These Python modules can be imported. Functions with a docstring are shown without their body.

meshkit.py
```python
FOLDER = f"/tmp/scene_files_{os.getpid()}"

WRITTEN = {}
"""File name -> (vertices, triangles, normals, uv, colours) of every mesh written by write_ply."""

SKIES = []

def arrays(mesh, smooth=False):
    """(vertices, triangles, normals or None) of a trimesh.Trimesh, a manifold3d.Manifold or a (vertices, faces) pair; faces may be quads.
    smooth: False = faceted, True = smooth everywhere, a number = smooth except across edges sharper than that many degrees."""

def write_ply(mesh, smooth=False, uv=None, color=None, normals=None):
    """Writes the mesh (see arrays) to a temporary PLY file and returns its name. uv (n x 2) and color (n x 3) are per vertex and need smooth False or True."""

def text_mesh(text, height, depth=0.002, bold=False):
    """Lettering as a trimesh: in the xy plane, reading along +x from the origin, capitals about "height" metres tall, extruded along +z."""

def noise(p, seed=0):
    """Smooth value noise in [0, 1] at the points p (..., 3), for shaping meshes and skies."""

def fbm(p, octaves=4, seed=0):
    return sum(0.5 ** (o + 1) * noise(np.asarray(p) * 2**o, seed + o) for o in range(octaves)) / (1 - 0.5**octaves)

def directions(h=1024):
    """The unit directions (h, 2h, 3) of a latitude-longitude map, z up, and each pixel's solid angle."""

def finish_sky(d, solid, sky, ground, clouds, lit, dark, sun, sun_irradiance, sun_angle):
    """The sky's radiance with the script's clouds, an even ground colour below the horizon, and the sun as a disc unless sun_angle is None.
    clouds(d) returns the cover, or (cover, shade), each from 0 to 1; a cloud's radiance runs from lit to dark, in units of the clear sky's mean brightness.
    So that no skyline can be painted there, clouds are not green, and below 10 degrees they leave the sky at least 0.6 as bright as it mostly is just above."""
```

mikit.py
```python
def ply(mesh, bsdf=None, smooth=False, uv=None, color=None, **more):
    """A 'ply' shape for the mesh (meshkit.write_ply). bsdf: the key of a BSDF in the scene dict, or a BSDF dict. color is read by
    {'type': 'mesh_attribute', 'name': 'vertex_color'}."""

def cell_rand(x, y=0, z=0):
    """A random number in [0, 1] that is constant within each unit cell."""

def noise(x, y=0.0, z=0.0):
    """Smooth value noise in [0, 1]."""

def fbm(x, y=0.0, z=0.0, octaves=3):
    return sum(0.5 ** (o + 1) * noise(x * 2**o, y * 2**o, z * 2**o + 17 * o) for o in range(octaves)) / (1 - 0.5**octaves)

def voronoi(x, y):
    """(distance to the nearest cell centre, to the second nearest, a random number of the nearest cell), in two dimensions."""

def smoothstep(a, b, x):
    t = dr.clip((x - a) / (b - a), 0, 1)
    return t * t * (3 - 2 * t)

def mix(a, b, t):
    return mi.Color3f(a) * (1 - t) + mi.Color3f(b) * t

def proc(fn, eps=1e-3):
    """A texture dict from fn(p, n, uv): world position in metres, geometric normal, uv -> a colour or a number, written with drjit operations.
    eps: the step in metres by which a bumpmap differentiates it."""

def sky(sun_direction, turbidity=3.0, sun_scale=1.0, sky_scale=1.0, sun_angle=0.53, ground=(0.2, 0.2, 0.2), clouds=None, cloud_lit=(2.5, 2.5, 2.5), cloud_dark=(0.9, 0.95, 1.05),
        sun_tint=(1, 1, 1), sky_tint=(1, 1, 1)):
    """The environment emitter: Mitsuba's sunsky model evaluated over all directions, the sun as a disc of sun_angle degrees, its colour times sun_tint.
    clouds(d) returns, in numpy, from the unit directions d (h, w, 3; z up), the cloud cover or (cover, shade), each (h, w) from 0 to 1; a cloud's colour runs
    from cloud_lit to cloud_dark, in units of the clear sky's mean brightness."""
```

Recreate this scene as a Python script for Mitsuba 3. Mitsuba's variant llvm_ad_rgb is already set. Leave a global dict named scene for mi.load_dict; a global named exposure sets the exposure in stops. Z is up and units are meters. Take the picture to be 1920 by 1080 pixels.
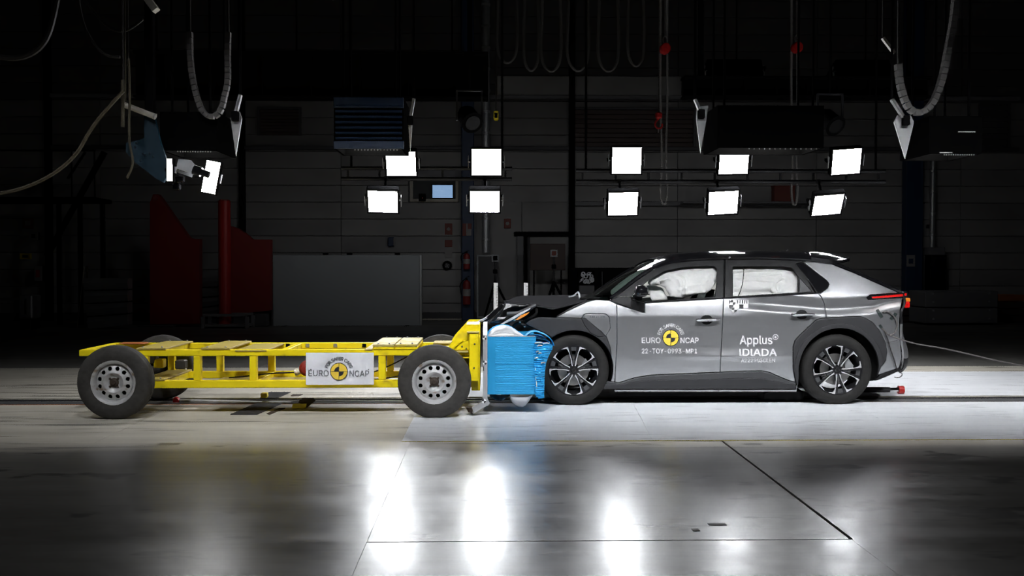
import math, random
import numpy as np
import trimesh, manifold3d as m3
import mitsuba as mi
import mikit, meshkit
from mikit import noise as tnoise, fbm as tfbm, smoothstep as tss, mix as tmix
from scipy.interpolate import PchipInterpolator
from scipy.spatial import Delaunay
import shapely
from shapely.geometry import Polygon, Point, LineString, MultiPolygon, box as sbox
from shapely import affinity

scene, labels = {}, {}
rng = np.random.default_rng(7)
T = mi.ScalarTransform4f

# ------------------------------------------------------------------ camera, light level
CAM_H, F = 1.48, 2000.0
ALPHA, BETA = math.atan(45 / F), math.atan(46 / F)
FW = np.array([math.sin(ALPHA) * math.cos(BETA), math.cos(ALPHA) * math.cos(BETA), -math.sin(BETA)])
RT = np.array([math.cos(ALPHA), -math.sin(ALPHA), 0.0])
UP = np.cross(RT, FW)
ORG = np.array([0.0, 0.0, CAM_H])
scene['camera'] = {'type': 'perspective', 'fov': math.degrees(2 * math.atan(960 / F)), 'fov_axis': 'x', 'near_clip': 0.05, 'far_clip': 200.0,
                   'to_world': T().look_at(origin=ORG.tolist(), target=(ORG + FW).tolist(), up=[0, 0, 1])}
exposure = 1.35
REAR_LAMP, NEAR_LAMP, BANK_LAMP, SIDE_LAMP, ADDED_WALL_LAMP = 26.0, 172.0, 9.0, 22.0, 11.5   # radiance of the lamp faces


def at(px, py, Y):
    """World point on the plane y = Y seen at pixel (px, py) of the 1920x1080 frame."""
    d = FW * F + RT * (px - 960.0) - UP * (py - 540.0)
    return ORG + d * (Y / d[1])


def gr(px, py):
    """World point on the ground seen at the pixel."""
    d = FW * F + RT * (px - 960.0) - UP * (py - 540.0)
    p = ORG + d * (-CAM_H / d[2])
    return p


# ------------------------------------------------------------------ materials
def lin(c):
    c = np.asarray(c, float)
    return np.where(c <= 0.04045, c / 12.92, ((c + 0.055) / 1.055) ** 2.4).tolist()


def rgb(c):
    return {'type': 'rgb', 'value': [float(x) for x in c]}


def mat(name, c, rough=0.5, metal=0.0, spec=0.5, **kw):
    """c: linear colour, or a procedural function"""
    b = {'type': 'principled', 'base_color': mikit.proc(c) if callable(c) else rgb(c), 'roughness': mikit.proc(rough) if callable(rough) else rough, 'metallic': metal, 'specular': spec, **kw}
    scene['mat_' + name] = {'type': 'twosided', 'bsdf': b}


mat('paint', (0.40, 0.405, 0.415), 0.37, 0.88, 0.5, clearcoat=0.8, clearcoat_gloss=0.93)
scene['mat_bonnet'] = {'type': 'twosided', 'bsdf': {'type': 'diffuse', 'reflectance': rgb((.032, .032, .034))}}  # same paint as the body, its dark reflection put into the colour
mat('gloss_black', (0.006, 0.006, 0.007), 0.06, 0.0, 0.6)
mat('satin_black', (0.009, 0.009, 0.0095), 0.5, 0.0, 0.2)
mat('cladding', (0.030, 0.030, 0.032), 0.6, 0.0, 0.3)
mat('cladding_light', (0.05, 0.051, 0.053), 0.5, 0.0, 0.35)
mat('void', (0.006, 0.006, 0.006), 0.8, 0.0, 0.1)
mat('rubber', lambda p, n, uv: mi.Color3f(1.0, 0.96, 0.9) * (0.011 + 0.008 * tfbm(p.x * 30, p.y * 30, p.z * 30)), 0.7, 0.0, 0.25)
mat('rubber_worn', lambda p, n, uv: mi.Color3f(1.0, 0.95, 0.88) * (0.030 + 0.034 * tfbm(p.x * 22, p.y * 30, p.z * 22)), 0.75, 0.0, 0.25)
mat('rim_black', (0.012, 0.012, 0.013), 0.22)
mat('rim_grey', (0.075, 0.077, 0.08), 0.35, 0.3)
mat('machined', (0.75, 0.75, 0.76), 0.3, 0.5)
mat('chrome', (0.80, 0.81, 0.83), 0.10, 1.0)
mat('handle', (0.80, 0.80, 0.82), 0.2, 1.0)
mat('brake', (0.38, 0.37, 0.36), 0.3, 0.9)
mat('steel_wheel', lambda p, n, uv: tmix((0.52, 0.52, 0.52), (0.27, 0.21, 0.16), tss(0.56, 0.78, tfbm(p.x * 14, p.y * 14, p.z * 14))), 0.42, 0.35)
mat('steel', (0.42, 0.42, 0.43), 0.35, 0.8)
mat('dark_steel', (0.045, 0.045, 0.048), 0.45, 0.3)
mat('brown_steel', (0.05, 0.036, 0.026), 0.6, 0.1)
mat('yellow', lambda p, n, uv: tmix((0.84, 0.66, 0.008), (0.60, 0.44, 0.03), tss(0.58, 0.8, tfbm(p.x * 9, p.y * 9, p.z * 9)) * 0.8), 0.36)
mat('yellow_dusty', lambda p, n, uv: tmix((0.34, 0.26, 0.03), (0.42, 0.33, 0.10), tfbm(p.x * 7, p.y * 4, p.z * 7)), 0.55)
mat('yellow_pale', lambda p, n, uv: tmix((0.44, 0.36, 0.12), (0.38, 0.29, 0.03), tss(0.45, 0.75, tfbm(p.x * 9, p.y * 6, p.z * 9))), 0.55)
mat('emblem_yellow', (0.80, 0.58, 0.06), 0.5)
mat('white', (0.80, 0.80, 0.80), 0.45)
mat('sign_white', (0.88, 0.90, 0.94), 0.4)
mat('letter_white', (0.86, 0.86, 0.86), 0.5)
mat('letter_grey', (0.12, 0.125, 0.14), 0.5)
mat('letter_dark', (0.02, 0.02, 0.022), 0.5)
mat('airbag', lambda p, n, uv: mi.Color3f(0.66, 0.66, 0.64) * (0.95 + 0.05 * tfbm(p.x * 20, p.y * 20, p.z * 20)), 0.8, 0.0, 0.2)
scene['mat_airbag_thin'] = {'type': 'principledthin', 'base_color': rgb((.85, .85, .82)), 'roughness': .8, 'diff_trans': 1.2, 'spec_trans': 0.0}
mat('blue', (0.03, 0.36, 0.70), 0.34, 0.3)
mat('blue_seam', (0.012, 0.19, 0.42), 0.45, 0.2)
mat('foil', (0.56, 0.58, 0.60), 0.36, 0.25)
mat('plate', lambda p, n, uv: mi.Color3f(0.52, 0.53, 0.54) * (0.5 + 0.3 * tfbm(p.x * 8, p.y * 8, p.z * 8)), 0.5, 0.1)
mat('red_lens', (0.75, 0.012, 0.01), 0.15)
mat('amber', (0.72, 0.22, 0.02), 0.25)
mat('red', (0.42, 0.016, 0.014), 0.4)
mat('red_dull', (0.20, 0.014, 0.012), 0.55)
mat('teal', (0.002, 0.020, 0.036), 0.55, 0.0, 0.3)
mat('chain_pale', (0.30, 0.29, 0.28), 0.45, 0.3)
mat('navy', (0.012, 0.03, 0.075), 0.5)
mat('orange_rust', (0.40, 0.12, 0.03), 0.6)
mat('beige', (0.42, 0.39, 0.33), 0.6)
mat('cable_grey', (0.085, 0.08, 0.076), 0.6)
mat('cable_dark', (0.022, 0.02, 0.018), 0.6)
mat('chain', (0.10, 0.095, 0.09), 0.5, 0.3)
mat('rope', (0.06, 0.05, 0.03), 0.8)
scene['mat_black_matt'] = {'type': 'twosided', 'bsdf': {'type': 'diffuse', 'reflectance': rgb((.006, .006, .0063))}}
scene['mat_hood_black'] = {'type': 'twosided', 'bsdf': {'type': 'diffuse', 'reflectance': rgb((.003, .003, .003))}}
mat('grey_board', (0.30, 0.32, 0.33), 0.6)
mat('grey_dark', (0.06, 0.06, 0.062), 0.6)
mat('grey_mid', (0.16, 0.16, 0.165), 0.6)
mat('alu', (0.46, 0.47, 0.48), 0.4, 0.7)
mat('brown', (0.055, 0.036, 0.03), 0.6)
mat('paper', (0.26, 0.25, 0.24), 0.7)
mat('sign_red', (0.16, 0.035, 0.024), 0.6)
mat('tape', (0.02, 0.03, 0.028), 0.5)
scene['mat_glass'] = {'type': 'thindielectric', 'int_ior': 1.5, 'specular_transmittance': rgb((0.86, 0.89, 0.88))}
scene['mat_windshield'] = {'type': 'thindielectric', 'int_ior': 1.5, 'specular_transmittance': rgb((0.42, 0.56, 0.52))}


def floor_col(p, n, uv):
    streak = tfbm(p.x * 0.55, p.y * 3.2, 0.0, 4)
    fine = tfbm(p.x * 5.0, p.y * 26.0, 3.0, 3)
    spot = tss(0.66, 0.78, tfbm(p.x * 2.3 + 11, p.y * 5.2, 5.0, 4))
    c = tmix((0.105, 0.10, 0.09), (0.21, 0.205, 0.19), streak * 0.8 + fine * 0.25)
    pool_fade = tss(8.1 + 0.5 * tfbm(p.x * 0.7, p.y * 2.0, 6.0, 3), 8.84, p.y)  # soft edge of the lane's light pool, painted into the floor colour
    return tmix(c, lane_col(p, n, uv), 0.85 * pool_fade) * (1 - 0.55 * spot)


def floor_rough(p, n, uv):
    return 0.19 + 0.15 * tfbm(p.x * 1.1, p.y * 4.5, 0.0, 3) + 0.05 * tfbm(p.x * 12, p.y * 12, 4.0, 2)


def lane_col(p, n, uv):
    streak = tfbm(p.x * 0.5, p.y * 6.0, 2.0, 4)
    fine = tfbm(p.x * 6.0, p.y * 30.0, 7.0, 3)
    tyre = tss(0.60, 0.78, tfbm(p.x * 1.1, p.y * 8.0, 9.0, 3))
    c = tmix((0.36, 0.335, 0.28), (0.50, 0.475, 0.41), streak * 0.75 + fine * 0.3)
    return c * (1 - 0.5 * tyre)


def mat_col(p, n, uv):
    streak = tfbm(p.x * 0.5, p.y * 7.0, 2.0, 4)
    scuff = tss(0.62, 0.8, tfbm(p.x * 3, p.y * 14, 1.0, 3))
    return tmix((0.60, 0.62, 0.64), (0.70, 0.715, 0.73), streak) * (1 - 0.18 * scuff)


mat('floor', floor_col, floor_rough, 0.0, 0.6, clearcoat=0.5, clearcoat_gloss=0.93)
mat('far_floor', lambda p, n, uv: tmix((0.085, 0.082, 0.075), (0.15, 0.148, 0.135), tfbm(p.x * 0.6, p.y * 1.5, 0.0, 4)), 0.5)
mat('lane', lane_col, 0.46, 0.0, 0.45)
mat('floor_sheet', mat_col, 0.34, 0.0, 0.5)
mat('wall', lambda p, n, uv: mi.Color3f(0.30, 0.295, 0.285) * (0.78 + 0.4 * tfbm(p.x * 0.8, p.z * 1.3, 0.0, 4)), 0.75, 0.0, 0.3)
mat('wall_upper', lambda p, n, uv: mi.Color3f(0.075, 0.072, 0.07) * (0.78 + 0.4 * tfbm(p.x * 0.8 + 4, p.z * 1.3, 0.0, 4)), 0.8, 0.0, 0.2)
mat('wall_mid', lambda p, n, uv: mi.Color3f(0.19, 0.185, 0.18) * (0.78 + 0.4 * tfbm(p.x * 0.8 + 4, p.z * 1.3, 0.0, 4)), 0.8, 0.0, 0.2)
mat('wall_b', lambda p, n, uv: mi.Color3f(0.27, 0.265, 0.26) * (0.78 + 0.4 * tfbm(p.x * 0.8 + 9, p.z * 1.3, 0.0, 4)), 0.75, 0.0, 0.3)


# ------------------------------------------------------------------ mesh helpers
def num(key):
    if key not in used:
        used[key] = 0
        return key
    used[key] += 1
    return f'{key}_{used[key]:03d}'


used = {}


def put(key, mesh, m, smooth=30, **kw):
    """One mesh entry under a numbered key; returns the key."""
    key = num(key)
    scene[key] = mikit.ply(mesh, 'mat_' + m, smooth=smooth, **kw)
    return key


def root(name, label, cat, group=None):
    key = num(name)
    tag(key, label, cat, group)
    return key


def tag(key, label, cat=None, group=None, kind=None):
    labels[key] = {'label': label}
    if cat: labels[key]['category'] = cat
    if group: labels[key]['group'] = group
    if kind: labels[key]['kind'] = kind
    return key


def part_label(key, label):
    labels[key] = {'label': label}


def structure(key, mesh, m, label=None, smooth=30):
    key = put(key, mesh, m, smooth)
    labels[key] = {'kind': 'structure'}
    if label: labels[key]['label'] = label
    return key


def cat(*ms):
    flat = []
    for x in ms:
        flat += list(x) if isinstance(x, (list, tuple)) else [x]
    return trimesh.util.concatenate(flat)


BOXF = None


def bx(x0, x1, y0, y1, z0, z1, c=0.0):
    x0, x1 = min(x0, x1), max(x0, x1); y0, y1 = min(y0, y1), max(y0, y1); z0, z1 = min(z0, z1), max(z0, z1)
    if c <= 0:
        return trimesh.creation.box(bounds=[[x0, y0, z0], [x1, y1, z1]])
    c = min(c, 0.45 * (x1 - x0), 0.45 * (y1 - y0), 0.45 * (z1 - z0))
    pts = []
    for sx in (0, 1):
        for sy in (0, 1):
            for sz in (0, 1):
                X, Y, Z = (x0, x1)[sx], (y0, y1)[sy], (z0, z1)[sz]
                ix, iy, iz = (c, -c)[sx], (c, -c)[sy], (c, -c)[sz]
                pts += [[X, Y + iy, Z + iz], [X + ix, Y, Z + iz], [X + ix, Y + iy, Z]]
    return hull(pts)


def hull(pts):
    m = m3.Manifold.hull_points(np.asarray(pts, float)).to_mesh()
    return trimesh.Trimesh(m.vert_properties[:, :3], m.tri_verts, process=False)


def man(mesh):
    """trimesh from a manifold"""
    m = mesh.to_mesh()
    return trimesh.Trimesh(m.vert_properties[:, :3], m.tri_verts, process=False)


def tube(pts, r, sides=8, closed=False):
    p = np.asarray(pts, float)
    n = len(p)
    t = np.gradient(p, axis=0) if not closed else np.roll(p, -1, 0) - np.roll(p, 1, 0)
    t /= np.linalg.norm(t, axis=1, keepdims=True) + 1e-12
    a = np.cross(t[0], [0, 0, 1.0] if abs(t[0][2]) < 0.9 else [1.0, 0, 0]); a /= np.linalg.norm(a)
    A = []
    for i in range(n):
        a = a - t[i] * (a @ t[i]); a /= np.linalg.norm(a) + 1e-12
        A.append(a)
    A = np.array(A); B = np.cross(t, A)
    ang = np.arange(sides) * 2 * np.pi / sides
    r = np.broadcast_to(r, (n,))
    v = (p[:, None] + r[:, None, None] * (np.cos(ang)[None, :, None] * A[:, None] + np.sin(ang)[None, :, None] * B[:, None])).reshape(-1, 3)
    f = []
    for i in range(n if closed else n - 1):
        k = (i + 1) % n
        for j in range(sides):
            q = (j + 1) % sides
            f += [[i * sides + j, i * sides + q, k * sides + q], [i * sides + j, k * sides + q, k * sides + j]]
    if not closed:
        v = np.vstack([v, p[:1], p[-1:]])
        for j in range(sides):
            q = (j + 1) % sides
            f += [[len(v) - 2, q, j], [len(v) - 1, (n - 1) * sides + j, (n - 1) * sides + q]]
    return trimesh.Trimesh(v, np.array(f)[:, ::-1], process=False)


def rod(p0, p1, r, sides=12):
    return tube([p0, p1], r, sides)


def bar(p0, p1, w, h, up=(0, 0, 1)):
    """A rectangular bar from p0 to p1, w across, h along up."""
    p0, p1 = np.asarray(p0, float), np.asarray(p1, float)
    t = (p1 - p0) / np.linalg.norm(p1 - p0)
    s = np.cross(t, up); s /= np.linalg.norm(s)
    u = np.cross(s, t)
    return hull([p + a * s * w / 2 + b * u * h / 2 for p in (p0, p1) for a in (-1, 1) for b in (-1, 1)])


def lathe_y(profile, c, n=48, flip=False):
    """Closed profile of (radius, y) turned about the y axis through c."""
    pr = np.asarray(profile, float)
    k = len(pr)
    ang = np.arange(n) * 2 * np.pi / n
    v = np.stack([c[0] + pr[None, :, 0] * np.cos(ang)[:, None], np.broadcast_to(c[1] + pr[None, :, 1], (n, k)), c[2] + pr[None, :, 0] * np.sin(ang)[:, None]], -1).reshape(-1, 3)
    f = []
    for i in range(n):
        m = (i + 1) % n
        for j in range(k):
            q = (j + 1) % k
            f += [[i * k + j, m * k + j, m * k + q], [i * k + j, m * k + q, i * k + q]]
    me = trimesh.Trimesh(v, np.array(f), process=True)
    if me.volume < 0: me.invert()
    return me


def lathe_z(profile, c, n=32):
    me = lathe_y([(r, z) for r, z in profile], (0, 0, 0), n)
    v = me.vertices.copy()
    me.vertices = np.stack([v[:, 0] + c[0], v[:, 2] + c[1], v[:, 1] + c[2]], -1)
    if me.volume < 0: me.invert()
    return me


def prism_xz(pts, y0, y1):
    """Polygon in (x, z), extruded along y."""
    cs = m3.CrossSection([np.asarray(pts, float)], m3.FillRule.NonZero)
    me = man(m3.Manifold.extrude(cs, abs(y1 - y0)))
    v = me.vertices.copy()
    me.vertices = np.stack([v[:, 0], min(y0, y1) + v[:, 2], v[:, 1]], -1)
    if me.volume < 0: me.invert()
    return me


def poly_prism(g, y0, y1):
    """shapely polygon(s) in (x, z) extruded along y."""
    out = []
    for q in getattr(g, 'geoms', [g]):
        rings = [np.array(q.exterior.coords)[:-1]] + [np.array(r.coords)[:-1] for r in q.interiors]
        cs = m3.CrossSection(rings, m3.FillRule.EvenOdd)
        me = man(m3.Manifold.extrude(cs, abs(y1 - y0)))
        v = me.vertices.copy()
        me.vertices = np.stack([v[:, 0], min(y0, y1) + v[:, 2], v[:, 1]], -1)
        if me.volume < 0: me.invert()
        out.append(me)
    return cat(out)


def spline(pts, n=40, closed=False):
    p = np.asarray(pts, float)
    if closed: p = np.vstack([p, p[:1]])
    d = np.r_[0, np.cumsum(np.linalg.norm(np.diff(p, axis=0), axis=1))]
    from scipy.interpolate import CubicSpline
    cs = CubicSpline(d, p, bc_type='periodic' if closed else 'natural')
    return cs(np.linspace(0, d[-1], n, endpoint=not closed))


def sag(p0, p1, drop, n=16):
    p0, p1 = np.asarray(p0, float), np.asarray(p1, float)
    t = np.linspace(0, 1, n)[:, None]
    p = p0 + (p1 - p0) * t
    p[:, 2] -= (drop * 4 * t * (1 - t))[:, 0]
    return p


def mesh_region(poly, s, rings=()):
    """Well-shaped triangles filling a shapely polygon: (points, faces, distance to the edge)."""
    pts = []
    def ring(line, st):
        n = max(3, int(math.ceil(line.length / st)))
        c = np.array(line.coords)
        q = [line.interpolate(k / n, normalized=True).coords[0] for k in range(n)]
        return q + [tuple(x) for x in c[:-1]]
    lines = [poly.exterior, *poly.interiors]
    for l in lines: pts += ring(l, s * 0.55)
    for d in rings:
        q = poly.buffer(-d)
        for g in getattr(q, 'geoms', [q]):
            if g.is_empty: continue
            for l in [g.exterior, *g.interiors]: pts += ring(l, s * 0.7)
    nb = len(pts)
    x0, y0, x1, y1 = poly.bounds
    gx, gy = np.meshgrid(np.arange(x0, x1, s), np.arange(y0, y1, s * 0.87))
    gx[1::2] += s / 2
    g = np.c_[gx.ravel(), gy.ravel()]
    ins = poly.buffer(-(max(rings) if rings else 0) - s * 0.45)
    if not ins.is_empty:
        g = g[shapely.contains_xy(ins, g[:, 0], g[:, 1])]
        pts = np.vstack([np.array(pts), g])
    pts = np.array(pts)
    _, idx = np.unique(np.round(pts / (s * 0.04)), axis=0, return_index=True)
    pts = pts[np.sort(idx)]
    tri = Delaunay(pts).simplices
    c = pts[tri].mean(1)
    a, b, d = pts[tri[:, 0]], pts[tri[:, 1]], pts[tri[:, 2]]
    cr = (b[:, 0] - a[:, 0]) * (d[:, 1] - a[:, 1]) - (b[:, 1] - a[:, 1]) * (d[:, 0] - a[:, 0])
    keep = shapely.contains_xy(poly, c[:, 0], c[:, 1]) & (np.abs(cr) > 1e-9)
    tri, cr = tri[keep], cr[keep]
    tri = np.where((cr < 0)[:, None], tri[:, ::-1], tri)
    use = np.unique(tri)
    re = -np.ones(len(pts), int); re[use] = np.arange(len(use))
    pts, tri = pts[use], re[tri]
    edge = shapely.boundary(poly)
    dist = shapely.distance(edge, shapely.points(pts))
    return pts, tri, dist


def solid_from(front, back, tri):
    """Closed shell from two matching vertex sheets."""
    n = len(front)
    e = np.sort(np.vstack([tri[:, [0, 1]], tri[:, [1, 2]], tri[:, [2, 0]]]), axis=1)
    d = np.vstack([tri[:, [0, 1]], tri[:, [1, 2]], tri[:, [2, 0]]])
    key = e[:, 0] * (n + 1) + e[:, 1]
    u, inv, cnt = np.unique(key, return_inverse=True, return_counts=True)
    bd = d[cnt[inv] == 1]
    f = [tri, tri[:, ::-1] + n]
    f.append(np.c_[bd[:, 1], bd[:, 0], bd[:, 0] + n]); f.append(np.c_[bd[:, 1], bd[:, 0] + n, bd[:, 1] + n])
    return trimesh.Trimesh(np.vstack([front, back]), np.vstack(f), process=False)


def side_panel(poly, surf, off=0.0, thick=0.02, s=0.035, roll=0.006, mirror=None):
    """Polygon in (x, z) laid on the surface y = surf(x, z), facing -y, with rolled edges."""
    out = []
    for q in getattr(poly, 'geoms', [poly]):
        if q.is_empty or q.area < 1e-5: continue
        pts, tri, d = mesh_region(q, s, (roll * 0.35, roll) if roll else ())
        y = surf(pts[:, 0], pts[:, 1]) - off
        if roll:
            k = np.clip(1 - d / roll, 0, 1)
            y = y + roll * 0.7 * (1 - np.sqrt(np.maximum(0, 1 - k * k)))
        front = np.c_[pts[:, 0], y, pts[:, 1]]
        back = front + [0, thick, 0]
        back[:, 1] = np.maximum(back[:, 1], 0) if False else surf(pts[:, 0], pts[:, 1]) - off + thick
        me = solid_from(front, back, tri)
        if mirror is not None:
            me.vertices[:, 1] = 2 * mirror - me.vertices[:, 1]
            me.invert()
        out.append(me)
    return cat(out)


def grid_solid(P, thick, flip=False):
    """P: (n, m, 3) grid of points -> shell of the given thickness below the surface."""
    n, m = P.shape[:2]
    v = P.reshape(-1, 3)
    f = []
    for i in range(n - 1):
        for j in range(m - 1):
            a, b, c, d = i * m + j, i * m + j + 1, (i + 1) * m + j + 1, (i + 1) * m + j
            f += [[a, b, c], [a, c, d]]
    f = np.array(f)
    if flip: f = f[:, ::-1]
    me = trimesh.Trimesh(v, f, process=False)
    return solid_from(v, v - me.vertex_normals * thick, f)


def rounded(poly, r):
    return poly.buffer(-r).buffer(2 * r).buffer(-r)


# ------------------------------------------------------------------ lettering on surfaces
def text2d(text, bold=False):
    m = meshkit.text_mesh(text, 1.0, 0.02, bold)
    return m


def text_on(key, text, x0, x1, base, cap, surf, m, bold=False, off=0.006, depth=0.0012):
    """Lettering between pixel columns x0 and x1 with its baseline on pixel row base, on the surface y = surf(x, z)."""
    t = text2d(text, bold)
    v = t.vertices
    lo, hi = v[:, 0].min(), v[:, 0].max()
    px = x0 + (v[:, 0] - lo) / (hi - lo) * (x1 - x0)
    py = base - v[:, 1] * cap
    return put(key, trimesh.Trimesh(onto(px, py, surf, off + depth * (v[:, 2] > 0.01)), t.faces, process=False), m, False)


def onto(px, py, surf, off):
    P = np.array([at(a, b, 11.0) for a, b in zip(px, py)])
    for _ in range(4):
        Y = surf(P[:, 0], P[:, 2])
        P = np.array([at(a, b, y) for a, b, y in zip(px, py, Y)])
    P[:, 1] = surf(P[:, 0], P[:, 2]) - off
    return P


def arc_text(key, text, cx, cy, r, cap, a0, a1, surf, m, off=0.006):
    """Letters along an arc of pixel radius r about (cx, cy) from angle a0 to a1 (degrees, counter-clockwise from +x)."""
    out = []
    ms = [None if ch == ' ' else text2d(ch, True) for ch in text]
    w = [0.45 if q is None else float(np.ptp(q.vertices[:, 0])) + 0.16 for q in ms]
    tot, run = sum(w), 0.0
    for q, wi in zip(ms, w):
        mid = run + wi / 2; run += wi
        if q is None: continue
        a = math.radians(a0 + (a1 - a0) * mid / tot)
        v = q.vertices
        lx = (v[:, 0] - (v[:, 0].min() + v[:, 0].max()) / 2) * cap
        ly = r + v[:, 1] * cap
        th = a - math.pi / 2
        X = lx * math.cos(th) - ly * math.sin(th); Yp = lx * math.sin(th) + ly * math.cos(th)
        out.append(trimesh.Trimesh(onto(cx + X, cy - Yp, surf, off + 0.0012 * (v[:, 2] > 0.01)), q.faces, process=False))
    return put(key, cat(out), m, False)


def flat_px(key, pts, surf, m, off, depth=0.0012):
    """A thin printed shape from a shapely polygon in pixels."""
    out = []
    for g in getattr(pts, 'geoms', [pts]):
        P2, tri, _ = mesh_region(g, max(1.2, math.sqrt(g.area) / 7))
        a = onto(P2[:, 0], P2[:, 1], surf, off + depth); b = onto(P2[:, 0], P2[:, 1], surf, off - 0.0005)
        out.append(solid_from(a, b, tri[:, ::-1]))
    return put(key, cat(out), m, False)


def emblem(parent, cx, cy, r, surf, line='letter_dark', off=0.005):
    """The round four-quarter mark: yellow disc, dark outline and cross, two dark inner quarters."""
    c = Point(cx, cy)
    k = flat_px(parent + '__emblem', c.buffer(r, 32), surf, 'emblem_yellow', off)
    part_label(k, 'round yellow and black emblem')
    flat_px(k + '__outline', c.buffer(r + 0.6, 32).difference(c.buffer(r - 0.6, 32)), surf, line, off + 0.0012)
    q1 = c.buffer(r * 0.56, 32).intersection(sbox(cx - r, cy - r, cx, cy))
    q2 = c.buffer(r * 0.56, 32).intersection(sbox(cx, cy, cx + r, cy + r))
    flat_px(k + '__dark_quarter', q1, surf, 'letter_dark', off + 0.0012)
    flat_px(k + '__dark_quarter', q2, surf, 'letter_dark', off + 0.0012)
    cross = sbox(cx - r, cy - 0.35, cx + r, cy + 0.35).union(sbox(cx - 0.35, cy - r, cx + 0.35, cy + r))
    flat_px(k + '__cross_line', cross, surf, line, off + 0.0018)


def target_mark(key, cx, cy, r, surf, off=0.002):
    """Small round black-and-white measuring target."""
    c = Point(cx, cy)
    k = flat_px(key, c.buffer(r, 12), surf, 'letter_white', off)
    part_label(k, 'black and white measuring target')
    q = [c.buffer(r * 0.95, 12).intersection(sbox(cx - r, cy - r, cx, cy)), c.buffer(r * 0.95, 12).intersection(sbox(cx, cy, cx + r, cy + r))]
    for g in q: flat_px(k + '__dark_quarter', g, surf, 'letter_dark', off + 0.0012)
    return k
# ------------------------------------------------------------------ the hall
WY = 28.0                       # back wall
XL, XR, YF, HC = -14.5, 15.5, -7.0, 10.0
def wx(px, Y=WY): return float(at(px, 494, Y)[0])
def wz(py, Y=WY, px=960): return float(at(px, py, Y)[2])

structure('wall_back', bx(XL - .3, XR + .3, WY + .12, WY + .4, 0, HC), 'grey_mid', 'back wall of the hall, clad in long pale horizontal panels')
structure('wall_left', bx(XL - .3, XL, YF, WY + .4, 0, HC), 'grey_dark')
structure('wall_right', bx(XR, XR + .3, YF, WY + .4, 0, HC), 'grey_dark')
structure('wall_front', bx(XL - .3, XR + .3, YF - .3, YF, 0, HC), 'grey_dark')
structure('ceiling', bx(XL - .3, XR + .3, YF - .3, WY + .4, HC, HC + .2), 'black_matt')

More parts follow.
